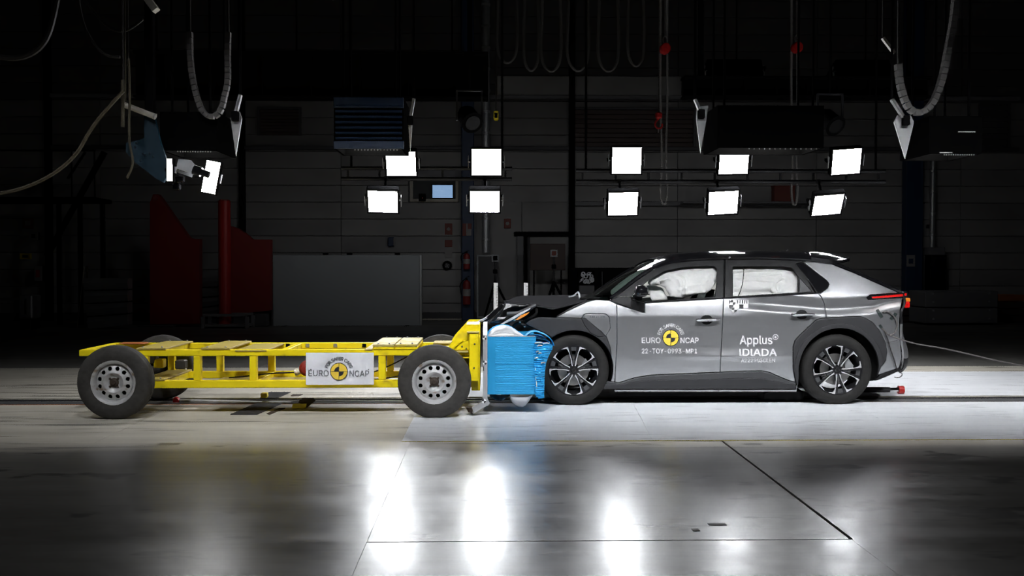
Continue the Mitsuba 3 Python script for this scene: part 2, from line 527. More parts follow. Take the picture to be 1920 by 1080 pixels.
# wall cladding: rows 0.44 m high between the columns
DOOR_X = (wx(985), wx(1072)); DOOR_Z = wz(443)
WIN = (wx(769), wx(860), wz(379), wz(336))
bays = [XL, wx(100), wx(190), wx(450), wx(640), wx(865), wx(1075), wx(1270), wx(1530), wx(1690), wx(1800), XR]
row = 0.44
pl = {}
for i in range(len(bays) - 1):
    x0, x1 = bays[i] + .006, bays[i + 1] - .006
    for j in range(int(HC / row)):
        z0, z1 = j * row + .006, (j + 1) * row - .006
        if i == 5 and z1 < 3.2: continue          # the doorway and pipe bay, built below
        if i == 4 and z0 < WIN[3] and z1 > WIN[2]:  # beside the control room window
            segs = [(x0, WIN[0] - .05), (WIN[1] + .05, x1)]
        else:
            segs = [(x0, x1)]
        for a, b in segs:
            if b - a < .05: continue
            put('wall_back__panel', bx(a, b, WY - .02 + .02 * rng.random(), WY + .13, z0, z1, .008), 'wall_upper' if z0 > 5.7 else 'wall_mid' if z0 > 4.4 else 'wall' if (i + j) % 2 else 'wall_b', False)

# bay 5: recessed door field
a, b = bays[5], bays[6]
put('wall_back__panel', bx(a + .02, DOOR_X[0] - .1, WY + .02, WY + .13, 0, 3.2, .01), 'wall_b', False)
put('wall_back__panel', bx(DOOR_X[1] + .02, b, WY + .02, WY + .13, 0, 3.2, .01), 'wall_b', False)
put('wall_back__panel', bx(DOOR_X[0] - .09, DOOR_X[1], WY + .02, WY + .13, DOOR_Z + .12, 3.2, .01), 'wall_b', False)
k = structure('door_1', bx(DOOR_X[0] + .12, DOOR_X[1] - .03, WY - .03, WY + .05, .02, DOOR_Z - .02, .01), 'wall', 'pale grey door behind the black target board')
put('door_1__frame', cat(bx(DOOR_X[0] - .02, DOOR_X[0] + .05, WY - .06, WY + .1, 0, DOOR_Z, .01), bx(DOOR_X[1] - .03, DOOR_X[1] + .08, WY - .06, WY + .1, 0, DOOR_Z, .01),
                         bx(DOOR_X[0] - .3, DOOR_X[1] + .08, WY - .06, WY + .1, DOOR_Z, DOOR_Z + .12, .01)), 'black_matt', False)
put('door_1__post', bx(DOOR_X[0] - .22, DOOR_X[0] - .05, WY - .08, WY + .1, 0, DOOR_Z, .01), 'grey_mid', False)
put('door_1__handle', cat(rod((DOOR_X[0] + .2, WY - .09, wz(485)), (DOOR_X[0] + .2, WY - .09, wz(492) ), .018), rod((DOOR_X[0] + .2, WY - .09, wz(488)), (DOOR_X[0] + .2, WY - .03, wz(488)), .012)), 'black_matt')
# control room window with a lit monitor behind
k = structure('window_1', cat(bx(WIN[0], WIN[0] + .08, WY - .05, WY + .1, WIN[2], WIN[3], .01), bx(WIN[1] - .08, WIN[1], WY - .05, WY + .1, WIN[2], WIN[3], .01),
                              bx(WIN[0], WIN[1], WY - .05, WY + .1, WIN[2], WIN[2] + .08, .01)), 'beige', 'pale framed control room window between the two left pairs of lamps', False)
put('window_1__backing', bx(WIN[0] + .06, WIN[1] - .06, WY + .09, WY + .12, WIN[2] + .06, WIN[3]), 'grey_dark', False)
put('window_1__pane', trimesh.Trimesh([[WIN[0] + .07, WY + .0, WIN[2] + .07], [WIN[1] - .07, WY, WIN[2] + .07], [WIN[1] - .07, WY, WIN[3]], [WIN[0] + .07, WY, WIN[3]]], [[0, 1, 2], [0, 2, 3]], process=False), 'glass', False)
k = root('monitor', 'small pale blue glowing monitor in the control room window', 'monitor')
put(k + '__body', bx(wx(809), wx(850), WY + .03, WY + .085, wz(373), wz(345), .01), 'black_matt', False)
sc_ = trimesh.Trimesh([[wx(811), WY + .026, wz(371)], [wx(849), WY + .026, wz(371)], [wx(849), WY + .026, wz(347)], [wx(811), WY + .026, wz(347)]], [[0, 1, 2], [0, 2, 3]], process=False)
kk = num(k + '__screen')
scene[kk] = mikit.ply(sc_, 'mat_void', emitter={'type': 'area', 'radiance': rgb((.11, .17, .27))})
k = root('control_box', 'small black box on the sill of the control room window', 'box')
put(k + '__body', bx(wx(786), wx(799), WY - .12, WY - .055, wz(378), wz(364), .01), 'black_matt', False)
put(k + '__indicator', bx(wx(792), wx(793.5), WY - .125, WY - .118, wz(373), wz(371)), 'red', False)

# columns, rails
def column(px0, px1, m, label, d=.35):
    k = structure('trim_1', bx(wx(px0), wx(px1), WY - d, WY, 0, HC, .02), m, label, False)
    return k
column(452, 462, 'black_matt', 'dark steel column beside the red post', .2)
column(866, 889, 'navy', 'dark blue steel column carrying the fire extinguishers', .3)
column(1690, 1722, 'navy', 'dark steel column behind the tail of the car', .3)
column(1066, 1077, 'black_matt', 'dark steel column right of the pale door', .2)
column(90, 101, 'black_matt', 'dark steel column at the far left of the wall', .2)
for py, px0, px1, h, m in ((279, 100, 1905, .10, 'grey_dark'), (183, 100, 1905, .10, 'grey_mid'), (382, 1075, 1530, .12, 'grey_mid')):
    structure('trim_1', bx(wx(px0), wx(px1), WY - .16, WY - .03, wz(py) - h / 2, wz(py) + h / 2, .015), m, None, False)
structure('trim_1', bx(wx(932), wx(1275), WY - .1, WY - .03, wz(180), wz(143), .02), 'wall', 'pale horizontal band high on the back wall under the festoon cables', False)
structure('trim_1', bx(wx(790), wx(866), WY - .1, WY - .03, wz(603), wz(597), .01), 'beige', None, False)
structure('baseboard_back', bx(XL, XR, WY - .05, WY - .025, 0, .2), 'grey_dark', None, False)

# ------------------------------------------------------------------ floor
structure('floor', bx(XL - .3, XR + .3, YF - .3, WY + .4, -.3, -.03), 'black_matt', 'concrete floor of the hall in large slabs with dark joints')
RAIL0, RAIL1 = 11.24, 11.78      # the tow rail channel
LANE0, LANE1 = 8.84, 15.2
xs = [-14.5, -9.5, -5.9, -3.25, -.645, 1.95, 4.55, 8.2, 15.5]
ys = [-7, -1, 2.4, 5.65, LANE0]
G = .001
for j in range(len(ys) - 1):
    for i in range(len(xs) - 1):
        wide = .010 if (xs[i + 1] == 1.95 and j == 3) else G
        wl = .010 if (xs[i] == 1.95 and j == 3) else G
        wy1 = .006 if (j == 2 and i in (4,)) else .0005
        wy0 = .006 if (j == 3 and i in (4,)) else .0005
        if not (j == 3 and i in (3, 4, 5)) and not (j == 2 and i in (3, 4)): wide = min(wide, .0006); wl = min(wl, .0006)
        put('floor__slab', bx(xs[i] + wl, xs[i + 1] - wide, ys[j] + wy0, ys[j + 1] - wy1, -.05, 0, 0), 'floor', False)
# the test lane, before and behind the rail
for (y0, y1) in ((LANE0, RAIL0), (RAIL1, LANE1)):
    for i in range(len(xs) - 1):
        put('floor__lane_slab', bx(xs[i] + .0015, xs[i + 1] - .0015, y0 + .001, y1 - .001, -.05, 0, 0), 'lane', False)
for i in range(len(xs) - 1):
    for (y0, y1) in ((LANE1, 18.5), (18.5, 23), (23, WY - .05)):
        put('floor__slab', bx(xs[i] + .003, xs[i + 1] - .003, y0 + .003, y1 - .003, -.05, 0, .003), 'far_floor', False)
# narrow metal strip along the mat's near edge
# tow rail channel
k = structure('trim_2', bx(XL, XR, RAIL0, RAIL1, -.06, -.045), 'dark_steel', 'dark sunken tow rail channel running along the test lane', False)
for y in (11.30, 11.42, 11.56, 11.70):
    put('trim_2__rail', bx(XL, XR, y - .012, y + .012, -.045, -.004, .003), 'steel' if y in (11.42, 11.56) else 'dark_steel', False)
put('trim_2__rail', bx(XL, XR, RAIL0 + .002, RAIL0 + .02, -.045, .002, .003), 'orange_rust', False)

# white floor sheets of the impact area: a thin mat in front of the rail and one behind it
mx0 = (gr(775, 786)[0], gr(753, 829)[0])
k = root('floor_mat', 'white floor sheet in front of the tow rail under the car', 'floor mat')
seams = [gr(1232, 800)[0], gr(1700, 800)[0], 9.0, 15.4]
y0, y1 = LANE0 + .005, RAIL0 - .01
x0a, x0b = mx0[1], mx0[0]
for s_ in seams:
    put(k + '__sheet', hull([(x0a, y0, .0005), (x0b, y1, .0005), (s_ - .001 - .16, y0, .0005), (s_ - .001, y1, .0005), (x0a, y0, .005), (x0b, y1, .005), (s_ - .001 - .16, y0, .005), (s_ - .001, y1, .005)]), 'floor_sheet', False)
    x0a, x0b = s_ + .001 - .16, s_ + .001
put(k + '__edge_strip', bx(mx0[1], 15.4, y0 - .018, y0 - .001, .0005, .004, .001), 'yellow_dusty', False)
k = root('floor_mat', 'white floor sheet behind the tow rail on the far side of the car', 'floor mat')
for a, b in ((mx0[0] + .5, 4.0), (4.002, 9.2), (9.202, 15.4)):
    put(k + '__sheet', bx(a, b, RAIL1 + .01, 14.4, .0005, .005, .001), 'floor_sheet', False)

# small floor things
k = root('floor_plate', 'dark steel cover plate on the lane under the middle of the trolley', 'floor plate')
p0, p1, p2, p3 = gr(432, 778), gr(482, 778), gr(530, 757), gr(480, 757)
put(k + '__plate', hull([q + [0, 0, dz] for q in (p0, p1, p2, p3) for dz in (.0, .008)]), 'dark_steel', False)
put(k + '__plate', hull([q + [0, 0, dz] for q in (gr(505, 778), gr(500, 776), gr(523, 766), gr(535, 766)) for dz in (.0, .006)]), 'brown_steel', False)
k = root('floor_plate', 'dark cover plate on the lane behind the tow rail under the trolley', 'floor plate')
put(k + '__plate', hull([q + [0, 0, dz] for q in (gr(487, 747), gr(520, 747), gr(545, 736), gr(505, 736)) for dz in (.0, .008)]), 'dark_steel', False)
put(k + '__plate', hull([q + [0, 0, dz] for q in (gr(545, 743), gr(560, 743), gr(568, 740), gr(550, 740)) for dz in (.0, .008)]), 'brown_steel', False)

for (a, b, lab) in (((1297, 993), (1312, 995), 'small brown scrap on the glossy floor near the slab joint'), ((1327, 982.5), (1362, 984), 'narrow flat grey scrap on the glossy floor in front of the car')):
    k = root('floor_scrap', lab, 'scrap')
    q0, q1 = gr(*a), gr(*b)
    put(k + '__strip', bx(q0[0], q1[0], min(q0[1], q1[1]) - .012, max(q0[1], q1[1]) + .012, 0, .003, .001), 'brown_steel' if 'brown' in lab else 'grey_dark', False)
# ------------------------------------------------------------------ lamps
def rot_frame(yaw, pitch, roll=0):
    """Columns: right, forward (the way the lamp shines), up. yaw 0 shines to -y; pitch > 0 tilts down."""
    cy, sy, cp, sp = math.cos(yaw), math.sin(yaw), math.cos(pitch), math.sin(pitch)
    f = np.array([sy * cp, -cy * cp, -sp])
    r = np.array([-cy, -sy, 0.0])
    u = np.cross(r, f)
    cr, sr = math.cos(roll), math.sin(roll)
    return np.stack([r * cr + u * sr, f, u * cr - r * sr], 1)


def place(mesh, R, c):
    m = mesh.copy(); m.vertices = m.vertices @ R.T + np.asarray(c); return m


def lamp(c, w, h, R, L, label, group, hood=0.0, skew=0.0):
    k = root('flood_lamp', label, 'lamp', group)
    d = .11
    put(k + '__housing', place(cat(bx(-w / 2 - .02, w / 2 + .02, -d, -.004, -h / 2 - .02, h / 2 + .02, .015), *[bx(-w / 2 + .02, w / 2 - .02, -d - .03, -d, z - .006, z + .006) for z in np.linspace(-h / 2 + .03, h / 2 - .03, 7)]), R, c), 'black_matt', False)
    rim = [bx(-w / 2 - .02, w / 2 + .02, -.006, .012 + hood, h / 2, h / 2 + .02, .003), bx(-w / 2 - .02, w / 2 + .02, -.006, .012 + hood, -h / 2 - .02, -h / 2, .003),
           bx(-w / 2 - .02, -w / 2, -.006, .012 + hood, -h / 2, h / 2, .003), bx(w / 2, w / 2 + .02, -.006, .012 + hood, -h / 2, h / 2, .003)]
    put(k + ('__shade' if hood else '__rim'), place(cat(rim), R, c), 'black_matt', False)
    q = trimesh.Trimesh([[-w / 2, 0, -h / 2], [-w / 2, 0, h / 2], [w / 2, 0, h / 2], [w / 2, 0, -h / 2]], [[0, 1, 2], [0, 2, 3]], process=False)
    q = place(q, R, c)
    if q.face_normals[0] @ R[:, 1] < 0: q.invert()
    kk = num(k + '__led_panel')
    scene[kk] = mikit.ply(q, 'mat_void', emitter={'type': 'area', 'radiance': rgb(np.array([0.97, 0.985, 1.02]) * L)})
    for s in (-1, 1):
        put(k + '__side_bracket', place(cat(bx(s * (w / 2 + .05) - .006, s * (w / 2 + .05) + .006, -.06, .0, -.09, .09, .003), rod((s * (w / 2 + .01), -.04, 0), (s * (w / 2 + .055), -.04, 0), .012, 8)), R, c), 'alu', False)
    put(k + '__yoke', place(cat(bx(-w / 2 - .055, w / 2 + .055, -.16, -.14, -.02, .02, .004), bx(-w / 2 - .06, -w / 2 - .045, -.16, -.03, -.02, .02), bx(w / 2 + .045, w / 2 + .06, -.16, -.03, -.02, .02)), R, c), 'black_matt', False)
    return k


LY = 15.7
GRP = 'flood lamps in the two rows behind the car and trolley'
rows = [(752, 307, 44, 0, 'lit upper flood lamp, leftmost, its corner cut by a white pointer'),
        (912, 304, 50, 0, 'lit flood lamp of the upper row, in front of the grey pipe'),
        (1175, 301, 50, 0, 'lit flood lamp of the upper row, just left of the long hoist chain'),
        (1376, 303, 46, -.02, 'lit flood lamp of the upper row, cut by a dark light bank'),
        (1587, 303, 47, -.05, 'lit flood lamp of the upper row, rightmost, under the black spotlight'),
        (718, 378, 40, .02, 'lit flood lamp of the lower row, leftmost, left of the control room window'),
        (909, 378, 40, .0, 'lit flood lamp of the lower row, right of the control room window'),
        (1168, 382, 43, -.02, 'lit lower flood lamp just left of the long hoist chain'),
        (1356, 380, 43, -.04, 'lit flood lamp of the lower row, right of the long hoist chain'),
        (1552, 384, 37, -.07, 'lit flood lamp of the lower row, rightmost, above the rear window of the car')]
lamp_pos = []
for i, (px, py, hp, rl, lab) in enumerate(rows):
    c = at(px, py, LY)
    tilt = math.acos(min(1, hp / 51.0))
    k = lamp(c, .43, .385, rot_frame(0.06 * (1 if px > 1500 else 0), tilt, rl * 1.6), REAR_LAMP, lab, GRP)
    zb = at(960, 326 if px < 1000 else 330, LY + .52)[2]
    put(k + '__arm', bar((c[0], LY + .15, c[2]), (c[0], LY + .455, zb + (.08 if py < 340 else -.08)), .03, .03, (0, 1, .2)), 'dark_steel', False)
    zt_ = zb + (.08 if py < 340 else -.08)
    put(k + '__clamp', bx(c[0] - .03, c[0] + .03, LY + .44, LY + .4895, zt_ - .03, zt_ + .03, .004), 'dark_steel', False)
    lamp_pos.append(c)

# the bars that carry them
for (pa, pb, py, lab) in ((640, 960, 326, 'dark horizontal bar carrying the four left flood lamps'), (1080, 1660, 330, 'dark horizontal bar carrying the six right flood lamps')):
    k = root('lamp_bar', lab, 'bar')
    z = at(960, py, LY + .52)[2]
    x0, x1 = at(pa, py, LY + .52)[0], at(pb, py, LY + .52)[0]
    for dz in (0.08, -.08):
        put(k + '__tube', rod((x0, LY + .52, z + dz), (x1, LY + .52, z + dz), .03, 10), 'dark_steel')
    for x in np.linspace(x0 + .1, x1 - .1, 6 if pb < 1000 else 10):
        put(k + '__web', bx(x - .015, x + .015, LY + .505, LY + .535, z - .08, z + .08), 'dark_steel', False)
    for x in (x0 + .15, x1 - .15):
        put(k + '__hanger', rod((x, LY + .52, z + .08), (x, LY + .52, HC), .018, 8), 'black_matt')

# the light banks: black shrouds with recessed downward LED strips, hung over the lane
def bank(px0, px1, py0, py1, Y, depth, label, L, louver=False):
    k = root('light_bank', label, 'light bank', 'black light banks hung over the lane')
    a, b = at(px0, py1, Y), at(px1, py0, Y)
    x0, x1, z0, z1 = a[0], b[0], a[2], b[2]
    y0, y1 = Y, Y + depth
    t = .03
    skirt = cat(bx(x0, x1, y0, y0 + t, z0, z1), bx(x0, x1, y1 - t, y1, z0, z1), bx(x0, x0 + t, y0 + t, y1 - t, z0, z1), bx(x1 - t, x1, y0 + t, y1 - t, z0, z1))
    put(k + '__shroud', skirt, 'hood_black', False)
    put(k + '__top_cover', bx(x0 + t, x1 - t, y0 + t, y1 - t, z1 - .05, z1 - .01), 'hood_black', False)
    n = 3
    ys_ = np.linspace(y0 + .16, y1 - .16, n)
    zt = z0 + .22
    for y in ys_:
        kk = num(k + '__led_strip')
        q = trimesh.Trimesh([[x0 + .12, y - .07, zt], [x0 + .12, y + .07, zt], [x1 - .12, y + .07, zt], [x1 - .12, y - .07, zt]], [[0, 1, 2], [0, 2, 3]], process=False)
        scene[kk] = mikit.ply(q, 'mat_void', emitter={'type': 'area', 'radiance': rgb(np.array([1, .98, .95]) * L)})
    put(k + '__strip_backing', bx(x0 + .06, x1 - .06, y0 + .1, y1 - .1, zt + .004, zt + .02), 'alu', False)
    for x in np.linspace(x0 + .3 * (x1 - x0), x1 - .08, 14):
        put(k + '__bulb', hull([np.array([x, y0 + .015, z0 - .009]) + np.array(o) * .010 for o in ((1, 0, 0), (-1, 0, 0), (0, 1, 0), (0, -1, 0), (0, 0, 1), (0, 0, -1))]), 'white', False)
    for i, (x, y) in enumerate(((x0 + .1, y0 + .1), (x1 - .1, y0 + .1), (x0 + .1, y1 - .1), (x1 - .1, y1 - .1))):
        put(k + '__hanger', rod((x, y, z1), (x, y, HC), .014, 6), 'black_matt')
    if louver:
        for z in np.linspace(z0 + .12, z1 - .1, 7):
            put(k + '__louver', bar((x0 + .02, y0 - .012, z), (x1 - .02, y0 - .012, z), .03, .014, (0, 0.5, 1)), 'navy', False)
        put(k + '__blue_rail', bx(x0, x1, y0 - .02, y0, z1 - .12, z1, .004), 'navy', False)
        put(k + '__blue_rail', bx(x0, x1, y0 - .02, y0, z0, z0 + .09, .004), 'navy', False)
    return (x0, x1, y0, y1, z0, z1)


bank(300, 408, 210, 282, 11.2, .8, 'black light bank hanging over the left end of the lane beside the teal bracket', BANK_LAMP)
bank(626, 757, 183, 279, 12.4, .8, 'blue louvred light bank hanging left of the middle, beside a thin white pointer', BANK_LAMP, True)
bank(1345, 1545, 198, 277, 12.4, .8, 'dark light bank hanging right of the middle, between two white pointers', BANK_LAMP)
b4 = bank(1742, 1842, 218, 288, 11.2, .8, 'black light bank hanging over the right end of the lane with painted glint lines', BANK_LAMP)

for (pa, pb, py, dz) in ((1797, 1829, 247, 0), (1762, 1786, 286, 0)):
    a_, b_ = at(pa, py, 11.19), at(pb, py, 11.19)
    put('light_bank_003__painted_glint', bx(a_[0], b_[0], 11.190, 11.199, a_[2] - .006, a_[2] + .006, .001), 'white', False)  # white strips painted in place of reflected slivers of light
# near row: hooded lamps above and in front of the lane, as high as the crane beam
k = root('lamp_bar', 'dark overhead bar carrying the near row of hooded lamps', 'bar')
put(k + '__tube', cat(rod((-6.4, 6.1, 5.6), (8.2, 6.1, 5.6), .04, 10), rod((-6.2, 6.1, 5.6), (-6.2, 6.1, HC - .002), .03, 8), rod((8, 6.1, 5.6), (8, 6.1, HC - .002), .03, 8)), 'dark_steel')
for i, x in enumerate((-4.6, -2.2, 0.2, 2.2, 4.2, 6.6)):
    c = np.array([x, 6.5, 5.2])
    tgt = np.array([x * .93 + .1, 11.05, .5])
    d = (tgt - c) / np.linalg.norm(tgt - c)
    R = rot_frame(math.pi - math.atan2(d[0], d[1]), math.asin(-d[2]))
    k = lamp(c, .5, .42, R, NEAR_LAMP * (.3, .75, 1.1, 1.1, 1.1, .9)[i], f'hooded overhead flood lamp in front of the lane, {("leftmost", "second", "third", "fourth", "fifth", "rightmost")[i]} one', 'hooded lamps of the near overhead row', hood=.70)
    put(k + '__arm', bar(c - d * .13, (x, 6.16, 5.56), .03, .03, (1, 0, 0)), 'dark_steel', False)

# added unseen wash lamps behind the crane beams, to brighten the back wall
for i, (x, L, w_) in enumerate(((-3.2, .55, 'left'), (-.6, 1.0, 'second'), (4.2, 1.0, 'third'), (6.4, .9, 'right'))):
    c = np.array([x, 18.2, 4.75])
    k = lamp(c, .9, .34, rot_frame(math.pi, .36), ADDED_WALL_LAMP * L, f'added unseen wash lamp on the far side of the crane beam, {w_} one', 'added wash lamps behind the crane beams', hood=.55)
    put(k + '__hanger', rod((x, 18.02, 4.75), (x, 18.02, HC - .01), .014, 8), 'black_matt')
# ------------------------------------------------------------------ the car
YC = 11.965
PRO = PchipInterpolator([0.10, .20, .30, .40, .50, .60, .70, .80, .88, .935, .96, 1.02, 1.08, 1.14, 1.35, 1.52, 1.70],
                        [.838, .862, .890, .909, .919, .923, .925, .926, .928, .930, .924, .910, .893, .869, .757, .655, .545])
ZCR = PchipInterpolator([2.2, 2.47, 2.72, 3.0, 3.2, 3.58, 3.97, 4.3, 4.6], [1.095, 1.085, 1.066, 1.045, 1.03, 1.005, 1.022, 1.08, 1.12])
def sst(a, b, x):
    t = np.clip((np.asarray(x, float) - a) / (b - a), 0, 1)
    return t * t * (3 - 2 * t)
def halfw(x, z):
    x, z = np.asarray(x, float), np.asarray(z, float)
    zq = np.clip(z, .1, 1.7)
    w = PRO(zq)
    zc = ZCR(np.clip(x, 2.2, 4.6))
    up = PRO(np.clip(np.maximum(z, zc + .115), .1, 1.7)) - .014 * (1 - sst(0, .12, z - zc))
    lo = PRO(np.clip(np.minimum(z, .935), .1, 1.7))
    wr = up + (lo - up) * sst(.004, -.075, z - zc)
    w = w + (wr - w) * sst(2.42, 3.0, x)
    # lower door crease, growing towards the rear
    t = (.62 - z) / (.62 - .507)
    ridge = np.where(z > .507, np.clip(t, 0, 1) ** 1.6, np.clip(1 - (.507 - z) / .03, 0, 1))
    w = w + .021 * ridge * sst(1.75, 2.5, x) * (1 - sst(2.9, 3.25, x))
    # hollow of the doors
    w = w - .003 * np.exp(-((z - .70) / .10) ** 2) * sst(1.25, 1.8, x) * (1 - sst(2.7, 3.2, x))
    plan = 1 - .16 * np.clip((.75 - x) / .9, 0, 1.4) ** 2 - .26 * np.clip((x - 3.75) / .95, 0, 1.3) ** 2.2
    return w * plan
def SURF(x, z): return YC - halfw(x, z)
def P(pts, off=0.0):
    """pixel polygon -> (x, z) polygon on the near side of the car"""
    pts = np.asarray(pts, float)
    q = onto(pts[:, 0], pts[:, 1], SURF, 0.0)
    g = Polygon(q[:, [0, 2]])
    return g if g.is_valid else g.buffer(0)
def dens(pts, st=6):
    """subdivide long pixel edges so that they bend with the surface"""
    out = []
    for a, b in zip(pts, list(pts[1:]) + [pts[0]]):
        n = max(1, int(math.hypot(b[0] - a[0], b[1] - a[1]) / st))
        out += [(a[0] + (b[0] - a[0]) * k / n, a[1] + (b[1] - a[1]) * k / n) for k in range(n)]
    return out
def PD(pts): return P(dens(pts))

CAR = root('car', 'grey metallic crossover car with black roof, crushed front and airbags in its windows', 'car')
FWC = at(1076, 697, 11.05); RWC = at(1570.5, 696, 11.05)
FWC[1] = RWC[1] = 11.05
WR = .372
RWC[2] = FWC[2] = WR - .004
arch_f = Point(FWC[0] + .005, FWC[2] + .01).buffer(.405, 48).union(sbox(FWC[0] - .405, 0, FWC[0] + .39, FWC[2] - .02))
arch_r = Point(RWC[0] + .015, RWC[2] + .012).buffer(.425, 48).union(sbox(RWC[0] - .405, 0, RWC[0] + .41, RWC[2] - .02))

clad_f = rounded(PD([(984, 607), (996, 599), (1010, 594.5), (1060, 596), (1092, 597), (1112, 609), (1137, 631), (1144, 650), (1147, 674), (1146, 692), (1142, 702), (1133, 713), (1128, 727), (1090, 727), (1060, 660), (1028, 628)]), .012).difference(arch_f)
clad_r = rounded(PD([(1493, 722), (1487, 690), (1487, 650), (1490, 639), (1500, 628), (1529, 600.5), (1538, 597), (1575, 594.5), (1612, 593), (1624, 597), (1638, 606), (1651, 622), (1660, 641), (1663.5, 660), (1661, 675), (1651, 688), (1646, 702), (1641, 712), (1600, 727), (1540, 727)]), .015).difference(arch_r)
sill = PD([(1133, 713), (1160, 718), (1175, 713), (1190, 708.5), (1220, 703.5), (1300, 700), (1400, 696), (1428, 695.5), (1442, 698), (1460, 706), (1480, 714), (1492, 717), (1493, 723), (1470, 724), (1330, 726), (1160, 727.5), (1128, 727)])
sill_low = PD([(1133, 719), (1165, 719), (1195, 713), (1240, 710.5), (1340, 709), (1428, 707), (1450, 712), (1492, 722), (1493, 730), (1470, 730), (1330, 730), (1128, 730)])
flap = rounded(PD([(1096, 588.5), (1136, 588.5), (1143, 596), (1144.5, 616), (1136, 630), (1122, 632), (1108, 625), (1096, 610), (1090, 597)]), .02)
flap_clad = flap.intersection(PD([(1090, 596), (1098, 597), (1112, 609), (1128, 622), (1137, 632), (1137, 640), (1080, 640)]))
flap_paint = flap.difference(flap_clad)
sail = PD([(1143, 563.5), (1160, 556), (1183, 556.5), (1186, 562), (1208.5, 568), (1208.5, 586.5), (1203, 586), (1180, 577.5), (1158, 569)])

fender = PD([(1043, 595), (1070, 580.5), (1100, 566.5), (1118, 561.5), (1143, 563.5), (1156.5, 570), (1157, 585), (1157, 640), (1154, 690), (1152, 730), (1100, 735), (1080, 700), (1010, 600), (1030, 597)])
door1 = PD([(1156.5, 570), (1180, 577.5), (1208.5, 586.5), (1208.5, 568), (1357, 559.5), (1355.5, 590), (1352, 660), (1350, 700), (1347, 735), (1152, 735), (1154, 690), (1157, 640)])
door2 = PD([(1357, 559.5), (1440, 555), (1534, 549.5), (1540, 557), (1546, 570), (1549, 590), (1549, 640), (1500, 735), (1347, 735), (1350, 700), (1352, 660), (1355.5, 590)])
quarter = PD([(1506.5, 491), (1530, 492), (1560, 495.5), (1600, 511), (1650, 533.5), (1690, 551), (1693, 560), (1688, 580), (1687, 600), (1686, 622), (1689, 650), (1688, 672), (1668, 681), (1650, 695), (1600, 700), (1549, 640), (1549, 590), (1546, 570), (1540, 557), (1534, 549.5), (1539, 549.5), (1551, 541), (1554.5, 533), (1551, 527)])
bumper = PD([(1662, 643), (1688, 637), (1689, 650), (1691, 672), (1686, 690), (1648, 703), (1646, 700), (1651, 689), (1661, 676)])
qwin = rounded(PD([(1491.5, 494), (1504, 491.5), (1530, 510.5), (1551, 527), (1554.5, 533), (1551, 540), (1538.5, 549.5), (1533.5, 548.5)]), .004)
tail_slot = PD([(1625, 558), (1632, 552.5), (1703, 548), (1703, 557), (1690, 559), (1640, 561.5), (1628, 562)])
claddings = [clad_f, clad_r, sill, flap]
GAP = .0022
def cut(g, *others):
    for o in others: g = g.difference(o)
    return g.buffer(-GAP)
KS = dict(s=.024, roll=.006)
body_k = CAR + '__body_shell'
# dark inner hull that closes the car, with room for the wheels
prof = np.array([at(*q, 11.3)[[0, 2]] for q in ((1030, 600), (1075, 587), (1110, 573), (1150, 571), (1360, 567), (1530, 562), (1640, 562), (1683, 568), (1680, 640), (1690, 680), (1640, 712), (1500, 722), (1160, 724), (1060, 700))])
hullm = m3.Manifold.extrude(m3.CrossSection([prof], m3.FillRule.NonZero), 1.46)
hv = np.array([[1, 0, 0, 0], [0, 0, 1, YC - .73], [0, 1, 0, 0]], float)
hullm = hullm.transform(hv)
for wc in (FWC, RWC):
    for (ya, yb) in ((YC - 1.0, YC - .50), (YC + .50, YC + 1.0)):
        cy = m3.Manifold.cylinder(yb - ya, .41, .41, 40).transform(np.array([[1, 0, 0, wc[0]], [0, 0, 1, ya], [0, 1, 0, wc[2] + .01]], float))
        bo = m3.Manifold.cube((.82, yb - ya, .5)).translate((wc[0] - .41, ya, wc[2] - .5))
        hullm = hullm - cy - bo
# cabin opening
cab = m3.Manifold.cube((3.05 - 1.35, 1.6, .75)).translate((1.5, YC - .8, .55))
hullm = hullm - cab
put(body_k, man(hullm), 'void', False)

put(CAR + '__front_fender', side_panel(cut(fender, arch_f, clad_f, flap, sill, sill_low), SURF, 0, .02, **KS), 'paint')
fk = put(CAR + '__charging_flap', side_panel(flap_paint.buffer(-GAP), SURF, .001, .02, s=.03, roll=.005), 'paint')
part_label(fk, 'grey charging flap behind the front wheel')
put(fk + '__dark_corner', side_panel(flap_clad.buffer(-GAP), SURF, .004, .02, s=.03, roll=.005), 'cladding')
put(fk + '__seal', side_panel(flap.buffer(.007).difference(flap.buffer(-.001)), SURF, -.006, .02, s=.03, roll=0), 'void')
for i_, (xa, xb) in enumerate(((1106, 1107.5), (1109.5, 1112), (1113, 1115), (1118, 1119), (1121, 1122), (1126, 1128), (1129.5, 1131), (1132, 1134))):
    flat_px(fk + '__lettering', sbox(xa, 592.5 + .6 * (i_ % 2), xb, 595.2), SURF, 'letter_grey', .003)
D1 = put(CAR + '__front_door', side_panel(cut(door1, clad_f, sill, sill_low, clad_r), SURF, 0, .025, **KS), 'paint')
D2 = put(CAR + '__rear_door', side_panel(cut(door2, clad_r, arch_r, sill, sill_low), SURF, 0, .025, **KS), 'paint')
QP = put(CAR + '__rear_quarter', side_panel(cut(quarter, clad_r, arch_r, tail_slot, bumper), SURF, 0, .02, **KS), 'paint')
RB = put(CAR + '__rear_bumper', side_panel(cut(bumper, clad_r, arch_r), SURF, 0, .02, **KS), 'paint')
k = put(CAR + '__front_arch_cladding', side_panel(cut(clad_f, flap), SURF, .012, .03, s=.035, roll=.010), 'cladding')
part_label(k, 'dark grey plastic wheel arch trim, front')
k = put(CAR + '__rear_arch_cladding', side_panel(clad_r.buffer(-GAP), SURF, .012, .03, s=.035, roll=.010), 'cladding')
part_label(k, 'dark grey plastic wheel arch trim, rear')
